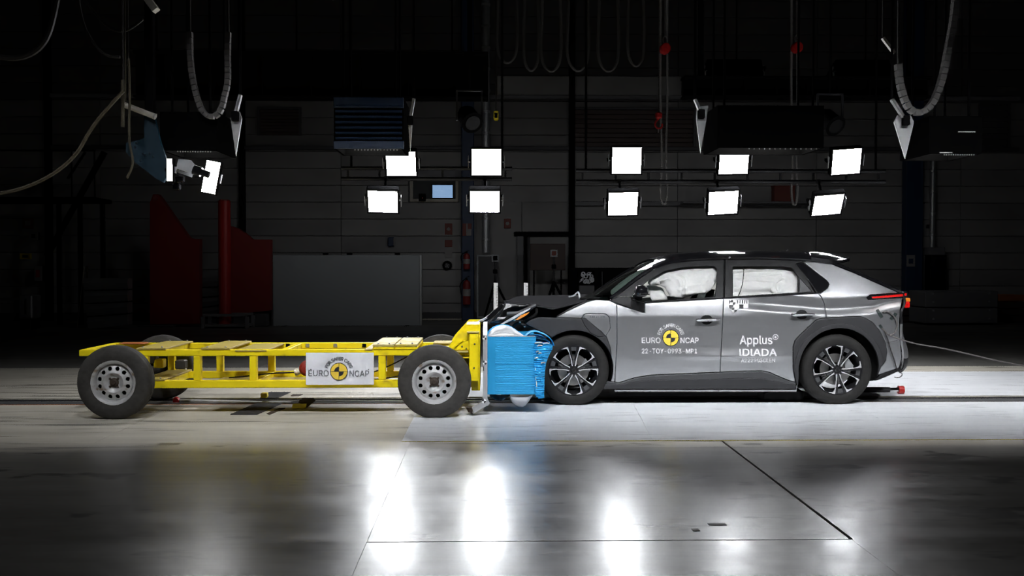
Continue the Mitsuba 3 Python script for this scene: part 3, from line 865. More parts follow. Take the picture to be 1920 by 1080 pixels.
lip = Point(RWC[0] + .015, RWC[2] + .012).buffer(.475, 48).difference(arch_r).intersection(clad_r)
put(k + '__lip', side_panel(lip.buffer(-.001), SURF, .020, .012, s=.03, roll=.006), 'cladding')
k = put(CAR + '__sill_cladding', side_panel(sill.difference(clad_f.buffer(.002)).difference(clad_r.buffer(.002)).buffer(-GAP), SURF, .016, .03, s=.035, roll=.012), 'cladding_light')
part_label(k, 'dark grey plastic sill trim')
put(k + '__lower_edge', side_panel(sill_low.difference(clad_f).difference(clad_r).buffer(-.004), SURF, .026, .04, s=.035, roll=.012), 'cladding')

# greenhouse
green = PD([(1143, 563.5), (1150, 556), (1208, 514), (1240, 499), (1262, 493), (1300, 489), (1360, 486.5), (1440, 486.5), (1505, 489), (1540, 549), (1534, 550), (1440, 555), (1357, 559.5), (1210, 568), (1186, 562)])
win1 = rounded(PD([(1184, 556), (1200, 540), (1218, 524.5), (1245, 509), (1280, 501), (1310, 499.5), (1338, 499), (1345, 505), (1344, 530), (1341, 556.5), (1280, 561), (1209, 565.5), (1190, 560)]), .008)
win2 = rounded(PD([(1374, 500), (1440, 499.5), (1470, 500), (1486, 503), (1497, 519), (1497, 548.5), (1440, 552), (1374, 556)]), .008)
win3 = PD([(1499.5, 520), (1523, 546.5), (1499.5, 548.5)]).buffer(-.002)
frame_cut = [win1, win2, win3, qwin]
bpil = PD([(1357.5, 486), (1360, 486), (1359, 540), (1358.5, 562), (1356.2, 562)])
k = put(CAR + '__window_surround', side_panel(green.difference(sail).difference(bpil).difference(PD([(1499.5, 500), (1500, 494), (1530, 549), (1528, 549)])).buffer(-.001).difference(win1).difference(win2).difference(win3).difference(qwin), SURF, .002, .035, s=.035, roll=.005), 'satin_black')
part_label(k, 'satin black surround and pillars of the side windows')
put(k + '__pillar_seal', side_panel(bpil.buffer(.006), SURF, -.02, .02, s=.03, roll=0), 'void')
put(k + '__belt_strip', tube(onto(np.linspace(1209, 1356, 20), np.linspace(567.2, 558.9, 20), SURF, .006), .007, 6), 'gloss_black')
put(k + '__belt_strip', tube(onto(np.linspace(1358, 1533, 20), np.linspace(558.8, 549.0, 20), SURF, .006), .007, 6), 'gloss_black')
put(k + '__sail_panel', side_panel(sail.buffer(-GAP), SURF, .003, .03, s=.035, roll=.006), 'satin_black')
def pane(key, g, m, off=-.014, s=.05):
    out = []
    for q in getattr(g, 'geoms', [g]):
        pts, tri, _ = mesh_region(q, s)
        out.append(trimesh.Trimesh(np.c_[pts[:, 0], SURF(pts[:, 0], pts[:, 1]) - off, pts[:, 1]], tri, process=False))
    return put(key, cat(out), m, True)
k = put(D2 + '__corner_pane', side_panel(win3.buffer(.003), SURF, -.010, .012, s=.04, roll=0), 'cladding_light')
part_label(k, 'grey corner pane of the rear door window')
k = put(CAR + '__quarter_window', side_panel(qwin.buffer(-.003), SURF, -.004, .02, s=.03, roll=.004), 'gloss_black')
part_label(k, 'dark rear quarter window')
put(k + '__trim', side_panel(qwin.buffer(.006).difference(qwin.buffer(-.002)), SURF, .002, .02, s=.03, roll=.003), 'satin_black')

# roof, windscreen, rear glass, spoiler
def cross(cl, edge, n=24, m=17, pz=2.3, px_=2.0):
    """Surface between the centre line (x, z) curve and the near edge (x, z) curve, mirrored."""
    c = spline(cl, n); e = spline(edge, n)
    t = np.linspace(-1, 1, m)
    we = halfw(e[:, 0], e[:, 1])
    G = np.zeros((n, m, 3))
    G[..., 0] = c[:, None, 0] + (e - c)[:, None, 0] * np.abs(t)[None] ** px_
    G[..., 1] = YC + we[:, None] * t[None]
    G[..., 2] = c[:, None, 1] + (e - c)[:, None, 1] * np.abs(t)[None] ** pz
    return G
def cpx(pts, Y=YC): return [tuple(at(a, b, Y)[[0, 2]]) for a, b in pts]
def epx(pts):
    q = onto(np.array([p[0] for p in pts], float), np.array([p[1] for p in pts], float), SURF, 0)
    return [tuple(v) for v in q[:, [0, 2]]]
roof_e = epx([(1222, 505), (1242, 497.5), (1264, 492.3), (1300, 488.6), (1360, 486.2), (1440, 486.2), (1507, 489), (1562, 494.6)])
roof_c = cpx([(1224, 488.5), (1245, 482.2), (1275, 477.8), (1315, 474.8), (1380, 473.4), (1450, 474), (1515, 476.6), (1565, 480.6)])
RG = cross(roof_c, roof_e, 34, 25, 2.6)
k = put(CAR + '__roof', grid_solid(RG, .02, False), 'gloss_black', 40)
part_label(k, 'gloss black roof')
put(k + '__drip_rail', tube([(p[0], SURF(p[0], p[1]) + .008, p[1] + .002) for p in spline(roof_e, 40)], .011, 6), 'gloss_black')
wind_e = epx([(1146, 561), (1170, 542.5), (1196, 522.5), (1222, 505)])
wind_c = cpx([(1088, 562), (1130, 541), (1176, 513), (1224, 488.5)])
WG = cross(wind_c, wind_e, 20, 21, 2.2, 2.2)
nn, mm = WG.shape[:2]
ff = [[i * mm + j, i * mm + j + 1, (i + 1) * mm + j + 1] for i in range(nn - 1) for j in range(mm - 1)] + [[i * mm + j, (i + 1) * mm + j + 1, (i + 1) * mm + j] for i in range(nn - 1) for j in range(mm - 1)]
WG2 = WG.copy(); WG2[..., 1] = YC + (WG2[..., 1] - YC) * .985
put(CAR + '__windscreen', trimesh.Trimesh(WG2.reshape(-1, 3), ff, process=False), 'windshield', True)
put(CAR + '__pillar', tube([(p[0], SURF(p[0], p[1]) + .012, p[1] + .004) for p in spline(wind_e, 20)], .026, 8), 'gloss_black')
put(CAR + '__pillar', tube([(p[0], 2 * YC - SURF(p[0], p[1]) - .012, p[1] + .004) for p in spline(wind_e, 20)], .026, 8), 'gloss_black')
rg_e = epx([(1562, 494.6), (1600, 510.5), (1650, 533), (1691, 551)])
rg_c = cpx([(1560, 489), (1602, 505), (1652, 527), (1697, 546)], 11.5)
k = put(CAR + '__rear_window', grid_solid(cross(rg_c, rg_e, 14, 17, 2.6), .02), 'gloss_black', 40)
part_label(k, 'dark sloping rear window')
sp_e = epx([(1520, 490.5), (1545, 493.5), (1562, 495.5), (1576, 496)])
sp_c = cpx([(1520, 479), (1550, 480.5), (1580, 486.5), (1599, 490)], 11.6)
SG = cross(sp_c, sp_e, 10, 17, 3.0, 3.0)
k = put(CAR + '__spoiler', grid_solid(SG + [0, 0, .012], .035), 'gloss_black', 40)
a = at(1529, 474, YC)
put(CAR + '__antenna', cat(bx(a[0] - .02, a[0] + .08, YC - .02, YC + .02, a[2] - .06, a[2] - .03, .008), rod((a[0], YC, a[2] - .04), (a[0], YC, a[2] + .05), .011, 6)), 'chrome')
put(CAR + '__antenna', rod(at(1470, 473, YC) + [0, 0, -.01], at(1478, 468, YC), .006, 6), 'chrome')
for i, x in enumerate((2.9, 3.15)):
    pass

# tail end
tl = PD([(1634, 556.5), (1690, 551.5), (1700, 549.8), (1700, 554), (1690, 556.3), (1636, 559.5)])
put(CAR + '__tail_light_housing', side_panel(tail_slot.buffer(-.001), SURF, -.006, .03, s=.03, roll=.004), 'gloss_black')
k = put(CAR + '__tail_light', side_panel(tl, SURF, .006, .012, s=.03, roll=.003), 'red_lens')
part_label(k, 'long thin red tail light')
def tail_grid():
    e = epx([(1691, 551), (1694, 562), (1689, 580), (1688, 600), (1687, 622), (1690, 650), (1691, 672), (1687, 690)])
    c = cpx([(1697, 546), (1705, 556), (1697, 575), (1695, 600), (1697, 625), (1709, 650), (1713, 672), (1709, 694)], 11.38)
    return cross(c, e, 20, 21, 3.0, 3.0)
TG = tail_grid()
put(CAR + '__tailgate', grid_solid(TG[:9], .02), 'satin_black', 40)
put(RB + '__corner', grid_solid(TG[8:], .02), 'paint', 40)
put(CAR + '__ducktail', hull([at(1690, 549, YC - .55), at(1702, 546, YC - .5), at(1697, 549, YC - .55), at(1702, 546, YC + .4), at(1690, 547, YC + .5), at(1697, 549, YC + .5)]), 'gloss_black', False)
a = at(1694, 571, 11.45)
put(CAR + '__tail_light', bx(a[0] - .03, a[0] + .05, a[1] - .06, a[1] + .06, a[2] - .035, a[2] + .035, .01), 'red_lens')
a = at(1697, 562, 11.45)
k = put(CAR + '__rear_indicator', bx(a[0] - .02, a[0] + .04, a[1] - .05, a[1] + .05, a[2] - .02, a[2] + .02, .006), 'amber')
dif = PD([(1642, 711), (1652, 701), (1686, 690), (1691, 677), (1693, 678), (1691, 693), (1660, 707), (1645, 713)])
def SURFD(x, z): return SURF(np.minimum(x, 4.45), z)
k = put(CAR + '__rear_diffuser', side_panel(dif, SURF, .01, .05, s=.04, roll=.008), 'satin_black')
put(k + '__valance', grid_solid(cross(cpx([(1708, 653), (1714, 664), (1713, 682), (1703, 695)], 11.36), epx([(1691, 672), (1692, 678), (1690, 690), (1684, 697)]), 10, 21, 3.0, 3.0), .02), 'satin_black', 40)

# mirrors and handles
a = at(1201, 546, 10.93)
mk = num(CAR + '__wing_mirror')
ico = trimesh.creation.icosphere(3)
v = ico.vertices.copy()
v = np.sign(v) * np.abs(v) ** .8
ico.vertices = np.c_[v[:, 0] * .078 * (1 - .25 * (v[:, 0] < 0) * -v[:, 0]), v[:, 1] * .10, v[:, 2] * .062] + a
scene[mk] = mikit.ply(ico, 'mat_gloss_black', smooth=True)
part_label(mk, 'gloss black door mirror')
put(mk + '__cap_trim', bar(a + [-.01, -.096, -.034], a + [.082, -.085, -.028], .012, .012, (0, 0, 1)), 'chrome', False)
put(mk + '__arm', hull([a + q for q in ([-.04, .06, -.05], [.03, .06, -.05], [-.05, .24, -.10], [.05, .24, -.10], [-.03, .06, -.02], [.02, .06, -.02], [-.05, .24, -.05], [.04, .24, -.05])]), 'satin_black', False)
for dk, (cx, cy) in ((D1, (1326, 599.5)), (D2, (1504, 589.8))):
    cup = P(np.c_[cx - 1 + 11 * np.cos(np.linspace(0, 2 * math.pi, 24)[:-1]), cy + 9 * np.sin(np.linspace(0, 2 * math.pi, 24)[:-1])])
    hk = put(dk + '__handle', tube(onto(np.linspace(cx - 22, cx + 22, 14), cy + np.linspace(.6, -.8, 14), SURF, .045), .0165 * np.sqrt(np.clip(1 - np.linspace(-1, 1, 14) ** 6 * .92, .03, 1)), 10), 'handle')
    part_label(hk, 'chrome door handle')
    put(hk + '__recess', side_panel(cup, SURF, .0025, .01, s=.015, roll=0), 'satin_black')
    for s_ in (-18, 18):
        q = onto(np.array([cx + s_]), np.array([cy]), SURF, .04)[0]
        put(hk + '__foot', bx(q[0] - .012, q[0] + .012, q[1], q[1] + .05, q[2] - .010, q[2] + .010, .003), 'satin_black', False)

# airbags behind the side windows
def puff(g, base, bulge, seed, wr=.012, s=.014, folds=()):
    pts, tri, d = mesh_region(g, s, (.008, .02))
    b = bulge * np.sqrt(np.clip(d / .10, 0, 1)) * (1 - .0 * d)
    n3 = np.c_[pts * 9, np.full(len(pts), seed)]
    wv = (meshkit.fbm(n3 * [1, 1.4, 1], 4, seed) - .5) * wr * 2 + np.abs(meshkit.noise(np.c_[pts[:, 0] * 7 + pts[:, 1] * 9, pts[:, 1] * 5 - pts[:, 0] * 4, np.full(len(pts), seed + .5)], seed + 5) - .5) * -wr * 2.2
    b = b + wv * np.clip(d / .03, 0, 1)
    for line, amp, wd in folds:
        q = onto(np.array([p[0] for p in line], float), np.array([p[1] for p in line], float), SURF, 0)[:, [0, 2]]
        dl = shapely.distance(LineString(spline(q, 24)), shapely.points(pts))
        b = b + 1.5 * amp * np.exp(-(dl / wd) ** 2)
    y0 = SURF(pts[:, 0], pts[:, 1]) + base
    return solid_from(np.c_[pts[:, 0], y0 - b, pts[:, 1]], np.c_[pts[:, 0], y0 + .08 * np.sqrt(np.clip(d / .10, 0, 1)) + .004, pts[:, 1]], tri)
fa = PD([(1217, 531), (1220, 525), (1227, 520), (1245, 504), (1280, 493), (1338, 490), (1351, 498), (1350, 520), (1346, 531), (1337, 544), (1330, 549), (1322, 553.5), (1312, 551.5), (1303, 554), (1292, 557), (1283, 560), (1270, 560), (1260, 557), (1254, 548), (1250, 540), (1240, 535), (1230, 536), (1222, 536)])
k = put(CAR + '__airbag', puff(fa, .105, .075, 3, .016, folds=(([(1228, 527), (1245, 526), (1253, 522)], .02, .02), ([(1232, 532), (1246, 536), (1254, 546), (1262, 555)], .025, .022), ([(1240, 531), (1250, 540), (1258, 552)], -.03, .02), ([(1270, 518), (1278, 522), (1281, 535), (1280, 545)], -.022, .018), ([(1276, 545), (1286, 541), (1284, 552)], .022, .015), ([(1285, 552), (1305, 550), (1325, 548)], .02, .016), ([(1262, 516), (1270, 522), (1276, 534)], .014, .018))), 'airbag', 60)
part_label(k, 'inflated white curtain airbag in the front side window')
da = PD([(1218, 536), (1232, 535), (1248, 541), (1256, 556), (1258, 563), (1228, 565), (1222, 552)])
k = put(CAR + '__airbag', puff(da, .20, .04, 8, .006), 'airbag', 60)
part_label(k, 'white airbag seen low behind the wing mirror')
ra = PD([(1364, 490), (1440, 489), (1456, 493), (1472, 498), (1484, 498), (1495, 507), (1506, 520), (1506, 553), (1440, 556), (1366, 560)])
k = put(CAR + '__airbag', puff(ra, .095, .045, 12, .006, folds=(([(1376, 513), (1420, 511), (1468, 511)], -.03, .02), ([(1460, 545), (1459, 536), (1470, 526)], -.025, .018), ([(1458, 548), (1470, 549), (1490, 550)], .02, .02), ([(1376, 546), (1410, 549), (1450, 548)], -.018, .025))), 'airbag', 60)
part_label(k, 'inflated white curtain airbag in the rear side window')
ra2 = PD([(1376, 514), (1400, 512), (1440, 513.5), (1468, 512.5), (1472, 517), (1468, 524), (1458, 532), (1458, 540), (1462, 545), (1452, 549), (1440, 536), (1410, 536), (1385, 534), (1376, 532)])
put(k + '__fold', puff(ra2, .070, .036, 22, .008, folds=(([(1385, 529), (1420, 532), (1452, 534)], -.012, .02), ([(1400, 517), (1425, 519)], .008, .02))), 'airbag', 60)
put(k + '__seam', tube(onto(np.array([1397., 1396, 1394, 1390, 1386]), np.array([500., 515, 532, 546, 555]), SURF, -.040), .003, 6), 'cable_dark')

# seats and dashboard inside
for sx in (2.02, 2.95):
    for dy in (-.36, .36):
        k = put(CAR + '__seat', cat(bx(sx - .28, sx + .22, YC + dy - .24, YC + dy + .24, .56, .72, .06), hull([(sx + .12, YC + dy - .23, .66), (sx + .12, YC + dy + .23, .66), (sx + .26, YC + dy - .23, .66), (sx + .26, YC + dy + .23, .66), (sx + .34, YC + dy - .2, 1.2), (sx + .34, YC + dy + .2, 1.2), (sx + .42, YC + dy - .2, 1.2), (sx + .42, YC + dy + .2, 1.2)]), bx(sx + .34, sx + .44, YC + dy - .12, YC + dy + .12, 1.22, 1.38, .04)), 'satin_black', False)
put(CAR + '__dashboard', hull([(1.35, YC - .68, .9), (1.35, YC + .68, .9), (1.65, YC - .68, .75), (1.65, YC + .68, .75), (1.35, YC - .68, 1.04), (1.35, YC + .68, 1.04), (1.62, YC - .68, 1.0), (1.62, YC + .68, 1.0)]), 'satin_black', False)

# far side of the body, mirrored as one skin
far = quarter.union(door1).union(door2).union(fender).union(sill).union(clad_f).union(clad_r).buffer(.002).difference(arch_f).difference(arch_r)
put(CAR + '__far_side', side_panel(far, SURF, 0, .02, s=.07, roll=0, mirror=YC), 'paint')
put(CAR + '__far_window_surround', side_panel(green.difference(win1).difference(win2).buffer(-.001), SURF, 0, .02, s=.07, roll=0, mirror=YC), 'satin_black')
for g_, sd in ((win1, 31), (win2, 37)):
    me = puff(g_.buffer(.03), .06, .05, sd, .012, .03)
    me.vertices[:, 1] = 2 * YC - me.vertices[:, 1]; me.invert()
    k = put(CAR + '__airbag', me, 'airbag_thin', 60)
    part_label(k, 'white curtain airbag on the far side of the cabin')

# crushed front: bonnet, engine bay, headlamp
def quadgrid(c, n, m, crown=0.0, wr=0.0, seed=1):
    """Bilinear patch through a (3 x 3 or 2 x k) net of points, refined smoothly."""
    from scipy.interpolate import RectBivariateSpline
    c = np.asarray(c, float)
    a, b = np.linspace(0, 1, c.shape[0]), np.linspace(0, 1, c.shape[1])
    G = np.stack([RectBivariateSpline(a, b, c[..., i], kx=min(2, c.shape[0] - 1), ky=min(2, c.shape[1] - 1))(np.linspace(0, 1, n), np.linspace(0, 1, m)) for i in range(3)], -1)
    if wr:
        G[..., 2] += (meshkit.fbm(G * 5, 3, seed) - .5) * wr
    return G
Yn, Ym, Yf = 11.28, 12.0, 12.75
net = [[at(946, 566, Yn), at(972, 569.5, Yn - .02), at(1000, 572, Yn - .03), at(1037, 579, Yn - .06), at(1068, 571.5, Yn), at(1100, 563, Yn + .05)],
       [at(953, 563, Yn + .3), at(980, 564, Yn + .3), at(1005, 565, Yn + .3), at(1037, 567.5, Yn + .3), at(1068, 565, Yn + .3), at(1099, 562, Yn + .3)],
       [at(976, 557, Ym), at(1000, 557.3, Ym), at(1020, 557, Ym), at(1045, 556.5, Ym), at(1070, 556.5, Ym), at(1093, 560.5, Ym)],
       [at(985, 557.5, Yf), at(1005, 558, Yf), at(1022, 558, Yf), at(1045, 558, Yf), at(1070, 559, Yf), at(1085, 562, Yf)]]
k = put(CAR + '__bonnet', grid_solid(quadgrid(net, 30, 40, wr=.006), -.014), 'bonnet', 25)
part_label(k, 'buckled grey bonnet')
put(k + '__front_lip', tube([at(944, 567, Yn - .02), at(952, 564.3, Yn + .2), at(962, 560.6, Yn + .5), at(975, 557.2, Yn + .75)], [.014, .02, .02, .012], 8), 'chrome')
put(k + '__edge_fold', tube([at(946, 567, Yn - .02), at(972, 570.5, Yn - .04), at(1000, 573, Yn - .05), at(1037, 580, Yn - .08), at(1068, 572.5, Yn - .02), at(1100, 564, Yn + .03)], .008, 6), 'satin_black')
# engine bay: a crumpled dark mass between the fenders
EB = np.array([at(*q, 11.7) for q in ((1120, 574), (1060, 578), (1000, 577), (958, 574), (930, 588), (912, 604), (905, 625), (925, 660), (1000, 720), (1100, 720))])
eb = man(m3.Manifold.extrude(m3.CrossSection([EB[:, [0, 2]]], m3.FillRule.NonZero), 1.45).transform(np.array([[1, 0, 0, 0], [0, 0, 1, 11.47], [0, 1, 0, 0]], float)).refine_to_length(.08))
nv = eb.vertices.copy()
nv += (np.stack([meshkit.fbm(nv * 6, 3, s_) for s_ in (1, 2, 3)], -1) - .5) * [.05, .16, .05]
eb.vertices = nv
for wc in (FWC,):
    pass
ebm = m3.Manifold(m3.Mesh(np.asarray(eb.vertices, np.float32), np.asarray(eb.faces, np.uint32)))
ebm = ebm - m3.Manifold.cylinder(.5, .41, .41, 40).transform(np.array([[1, 0, 0, FWC[0]], [0, 0, 1, 11.0], [0, 1, 0, FWC[2]]], float))
k = put(CAR + '__engine_bay', man(ebm), 'satin_black', False)
part_label(k, 'crushed black engine bay and grille')
# folded fender edge and grille bars over it
put(k + '__grille_bar', tube([at(904, 607, 11.3), at(914, 598, 11.32), at(926, 588, 11.3), at(944, 572, 11.28)], [.012, .02, .026, .02], 7), 'gloss_black')
put(k + '__grille_bar', tube([at(897, 603, 11.25), at(905, 600, 11.25), at(912, 596, 11.3)], [.01, .014, .012], 7), 'foil')
put(k + '__grille_bar', tube([at(918, 606, 11.25), at(930, 596, 11.22), at(942, 580, 11.22), at(947, 571, 11.25)], .012, 7), 'satin_black')
put(k + '__strut', tube([at(950, 588, 11.2), at(972, 588, 11.2), at(990, 580, 11.2), at(1005, 572, 11.2)], [.02, .028, .026, .018], 8), 'cladding_light')
put(k + '__strut', tube([at(1045, 594, 11.22), at(1070, 580, 11.2), at(1098, 567, 11.24)], [.014, .018, .010], 7), 'satin_black')
put(k + '__bracket', hull([at(915, 606, 11.3), at(925, 596, 11.3), at(950, 594, 11.3), at(940, 606, 11.3), at(920, 604, 11.22), at(945, 598, 11.22)]), 'cladding_light', False)
put(k + '__hose', tube(spline([at(985, 604, 11.2), at(995, 596, 11.12), at(1004, 590, 11.14), at(1006, 580, 11.2)], 16), .016, 7), 'void')
put(k + '__hose', tube(spline([at(1001, 612, 11.15), at(985, 610, 11.1), at(973, 606, 11.12), at(962, 612, 11.2)], 16), .014, 7), 'satin_black')
for (qx, qy) in ((975, 604), (984, 612), (996, 607), (965, 600)):
    put(k + '__fitting', trimesh.creation.icosphere(1, .012).apply_translation(at(qx, qy, 11.1)), 'alu')
HL = put(CAR + '__headlamp', hull([at(937, 609, 11.16), at(943, 609, 11.14), at(970, 590, 11.1), at(996, 577, 11.1), at(996, 581, 11.1), at(962, 602, 11.12), at(950, 609, 11.2), at(996, 579, 11.3), at(940, 608, 11.3)]), 'gloss_black', False)
part_label(HL, 'broken headlamp with a pale light strip and an amber reflector')
put(HL + '__light_strip', hull([at(937, 608.5, 11.12), at(942, 609, 11.10), at(960, 595, 11.06), at(975, 586, 11.06), at(995, 577, 11.06), at(994, 580, 11.05), at(975, 589.5, 11.05), at(962, 599, 11.05)]), 'foil', False)
put(HL + '__amber_reflector', hull([at(966, 600, 11.04), at(971, 600, 11.04), at(984, 593, 11.03), at(993, 585, 11.03), at(990, 586, 11.03), at(977, 591, 11.03), at(968, 599, 11.08), at(990, 589, 11.08)]), 'amber', False)
WP = put(CAR + '__wiper', tube(spline([at(1066, 556, 11.6), at(1078, 553, 11.6), at(1083, 548, 11.6), at(1086, 552, 11.55), at(1087, 560, 11.5)], 14), .010, 6), 'foil')
put(WP, tube([at(1087, 561, 11.4), at(1110, 560, 11.4), at(1140, 561, 11.35)], .02, 6), 'void')

# wheels
def alloy_wheel(name, c, rot, far=False):
    """c: centre of the outer face; the wheel points to -y."""
    k = num(CAR + '__' + name)
    x, y, z = c
    def fl(me):
        if far:
            me.vertices[:, 1] = 2 * YC - me.vertices[:, 1]; me.invert()
        return me
    R = WR
    tyre = [(.262, .012), (.275, .002), (.305, -.006), (.335, .000), (R - .016, .012), (R - .004, .030), (R, .055), (R, .085), (R - .003, .087), (R - .003, .093), (R, .095), (R, .135), (R - .003, .137), (R - .003, .143), (R, .145), (R, .18), (R - .004, .205), (R - .03, .225), (.30, .23), (.262, .22)]
    tk = put(k + '__tyre', fl(lathe_y(tyre, (x, y, z), 72)), 'rubber', 40)
    rk = put(k + '__rim', fl(lathe_y([(.266, .010), (.266, .02), (.250, .03), (.235, .12), (.225, .2), (.215, .2), (.222, .12), (.240, .03), (.254, .004), (.260, .004)], (x, y, z), 64)), 'rim_black', 40)
    if far: return k
    def pol(r, a): return (x + r * math.cos(a), z + r * math.sin(a))
    bars, webs, blocks = [], [], []
    for i in range(5):
        a = math.radians(rot + 72 * i)
        for s_ in (-1, 1):
            def q(r, d): return pol(r, a + s_ * d)
            # thin machined edge, flaring along the rim
            outl = [q(.045, math.radians(13)), q(.10, math.radians(11.2)), q(.19, math.radians(13.4)), q(.236, math.radians(14.2)), q(.256, math.radians(14)), q(.2565, math.radians(30)), q(.250, math.radians(30)), q(.241, math.radians(20)), q(.228, math.radians(17.6)), q(.19, math.radians(15.2)), q(.10, math.radians(15.5)), q(.055, math.radians(26))]
            g = Polygon(outl).buffer(0)
            bars.append(poly_prism(g, y + .004, y + .022))
            g2 = Polygon([q(.05, math.radians(8)), q(.12, math.radians(5.5)), q(.25, math.radians(7)), q(.256, math.radians(14)), q(.236, math.radians(13.5)), q(.10, math.radians(9.5)), q(.045, math.radians(13))]).buffer(.0005)
            webs.append(poly_prism(g2, y + .012, y + .04))
        g3 = Polygon([pol(.205, a - math.radians(7.4)), pol(.25, a - math.radians(7.2)), pol(.25, a + math.radians(7.2)), pol(.205, a + math.radians(7.4))])
        blocks.append(poly_prism(g3, y + .018, y + .05))
        g4 = Polygon([pol(.05, a - .14), pol(.12, a - .1), pol(.12, a + .1), pol(.05, a + .14)])
        blocks.append(poly_prism(g4, y + .018, y + .05))
    for b in bars: put(rk + '__spoke_edge', b, 'machined', False)
    for i in range(5):
        put(rk + '__spoke', cat(webs[2 * i], webs[2 * i + 1]), 'rim_black', False)
        put(rk + '__spoke_block', blocks[2 * i], 'rim_grey', False); put(rk + '__spoke_root', blocks[2 * i + 1], 'rim_grey', False)
    hub = put(k + '__hub', lathe_y([(0, .0), (.024, .0), (.030, .004), (.034, .012), (.062, .014), (.062, .05), (0, .05)], (x, y, z), 32), 'rim_black', 30)
    put(hub + '__cap', lathe_y([(0, -.003), (.020, -.003), (.024, .003), (0, .003)], (x, y, z), 24), 'chrome', 30)
    put(k + '__brake_disc', lathe_y([(.07, .075), (.165, .075), (.165, .10), (.07, .10)], (x, y, z), 48), 'brake', 30)
    put(k + '__caliper', poly_prism(Polygon([pol(.10, .1), pol(.175, -.1), pol(.19, .2), pol(.175, .75), pol(.11, .6)]), y + .055, y + .12), 'alu', False)
    return k
fwk = alloy_wheel('wheel', FWC + [0, .0, 0], 90)
part_label(fwk, 'front black and silver alloy wheel, jammed against the blue barrier')
rwk = alloy_wheel('wheel', RWC, 63)
part_label(rwk, 'rear black and silver alloy wheel')
alloy_wheel('wheel', FWC, 90, True)
alloy_wheel('wheel', RWC, 63, True)
# wheel arch liners and underbody
for wc in (FWC, RWC):
    put(CAR + '__axle', rod((wc[0], wc[1] + .08, wc[2]), (wc[0], 2 * YC - wc[1] - .08, wc[2]), .05, 10), 'void')
put(CAR + '__battery_tray', bx(1.5, 3.1, YC - .72, YC + .72, .17, .24, .02), 'void', False)

# printing on the doors
text_on(D1 + '__lettering', 'EURO', 1203, 1238.5, 643, 10, SURF, 'letter_white', True)
text_on(D1 + '__lettering', 'NCAP', 1275.5, 1310, 643, 10, SURF, 'letter_white', True)
text_on(D1 + '__lettering', '22-TOY-0993-MP1', 1203, 1307, 662.5, 8.8, SURF, 'letter_white', True)
arc_text(D1 + '__lettering', 'FOR SAFER CARS', 1257.5, 633, 20, 6.2, 166, 14, SURF, 'letter_white')
emblem(D1, 1257.5, 633.5, 15, SURF)
text_on(D2 + '__lettering', 'Applus', 1386.5, 1448, 645, 15.5, SURF, 'letter_white', True)
c_ = Point(1454, 632)
k = flat_px(D2 + '__lettering', c_.buffer(5.4, 24).difference(c_.buffer(4.1, 24)).union(sbox(1451.6, 631.3, 1456.4, 632.7)).union(sbox(1453.3, 629.6, 1454.7, 634.4)), SURF, 'letter_white', .002)
text_on(D2 + '__lettering', 'lDlADA', 1386, 1456.5, 667, 13, SURF, 'letter_white', True)
text_on(D2 + '__lettering', 'A222903CLEN', 1389, 1453, 679, 7, SURF, 'letter_white', True)
# measuring sticker
k = flat_px(D2 + '__measuring_sticker', sbox(1366, 562.5, 1403, 578.5), SURF, 'letter_white', .002)
part_label(k, 'white sticker with black measuring bars and two round targets')
for x in (1367, 1371.5, 1382, 1386.5, 1391, 1395.5, 1399.5):
    flat_px(k + '__bar', sbox(x, 562.8, x + 1.6, 569), SURF, 'letter_dark', .0035)
flat_px(k + '__block', sbox(1367, 572, 1374.5, 578.3), SURF, 'letter_dark', .0035)
flat_px(k + '__block', sbox(1386, 571, 1393.5, 578.3), SURF, 'letter_dark', .0035)
target_mark(k + '__target', 1374, 567, 5.4, SURF, .004)
target_mark(k + '__target', 1376.5, 581, 5.2, SURF, .004)
target_mark(CAR + '__roof__target', 1366.5, 483, 2.2, SURF, .03)
# tapes and cables on the tail
for (cx, cy, a, w, h) in ((1649, 588, 58, 18, 6), (1672, 596, 120, 7, 6), (1678, 590, 120, 7, 6), (1651, 612, 55, 7, 4.5), (1645, 618, 55, 6, 4)):
    g = affinity.rotate(sbox(cx - w / 2, cy - h / 2, cx + w / 2, cy + h / 2), a)
    k = flat_px(QP + '__tape', g, SURF, 'tape', .003)
put(QP + '__cable', tube(onto(*np.array(spline([(1655, 585.5), (1664, 584.5), (1672, 590), (1680, 602), (1680.5, 616), (1674, 626), (1667, 628)], 24)).T, SURF, .012), .009, 6), 'cable_grey')
put(RB + '__cable', tube(onto(*np.array(spline([(1655, 618), (1662, 632), (1668, 652), (1678, 683), (1686, 698), (1691, 701), (1688, 706), (1676, 707)], 24)).T, SURF, .016), .005, 6), 'cable_dark')
k = root('cable', 'thin pale cable trailing from the tail of the car to the right', 'cable')
pp = np.vstack([onto(np.array([1650., 1656]), np.array([615., 620]), SURF, .04), [at(1667, 628, 10.85), at(1700, 640, 10.85), at(1750, 650, 10.9), at(1800, 660, 11.0), at(1860, 674, 11.2), at(1925, 687, 11.4)]])
put(k + '__cord', tube(spline(pp, 50), .008, 6), 'cable_grey')
k = root('cable', 'long cable lying close under the first, its end on the floor at the right', 'cable') if False else None
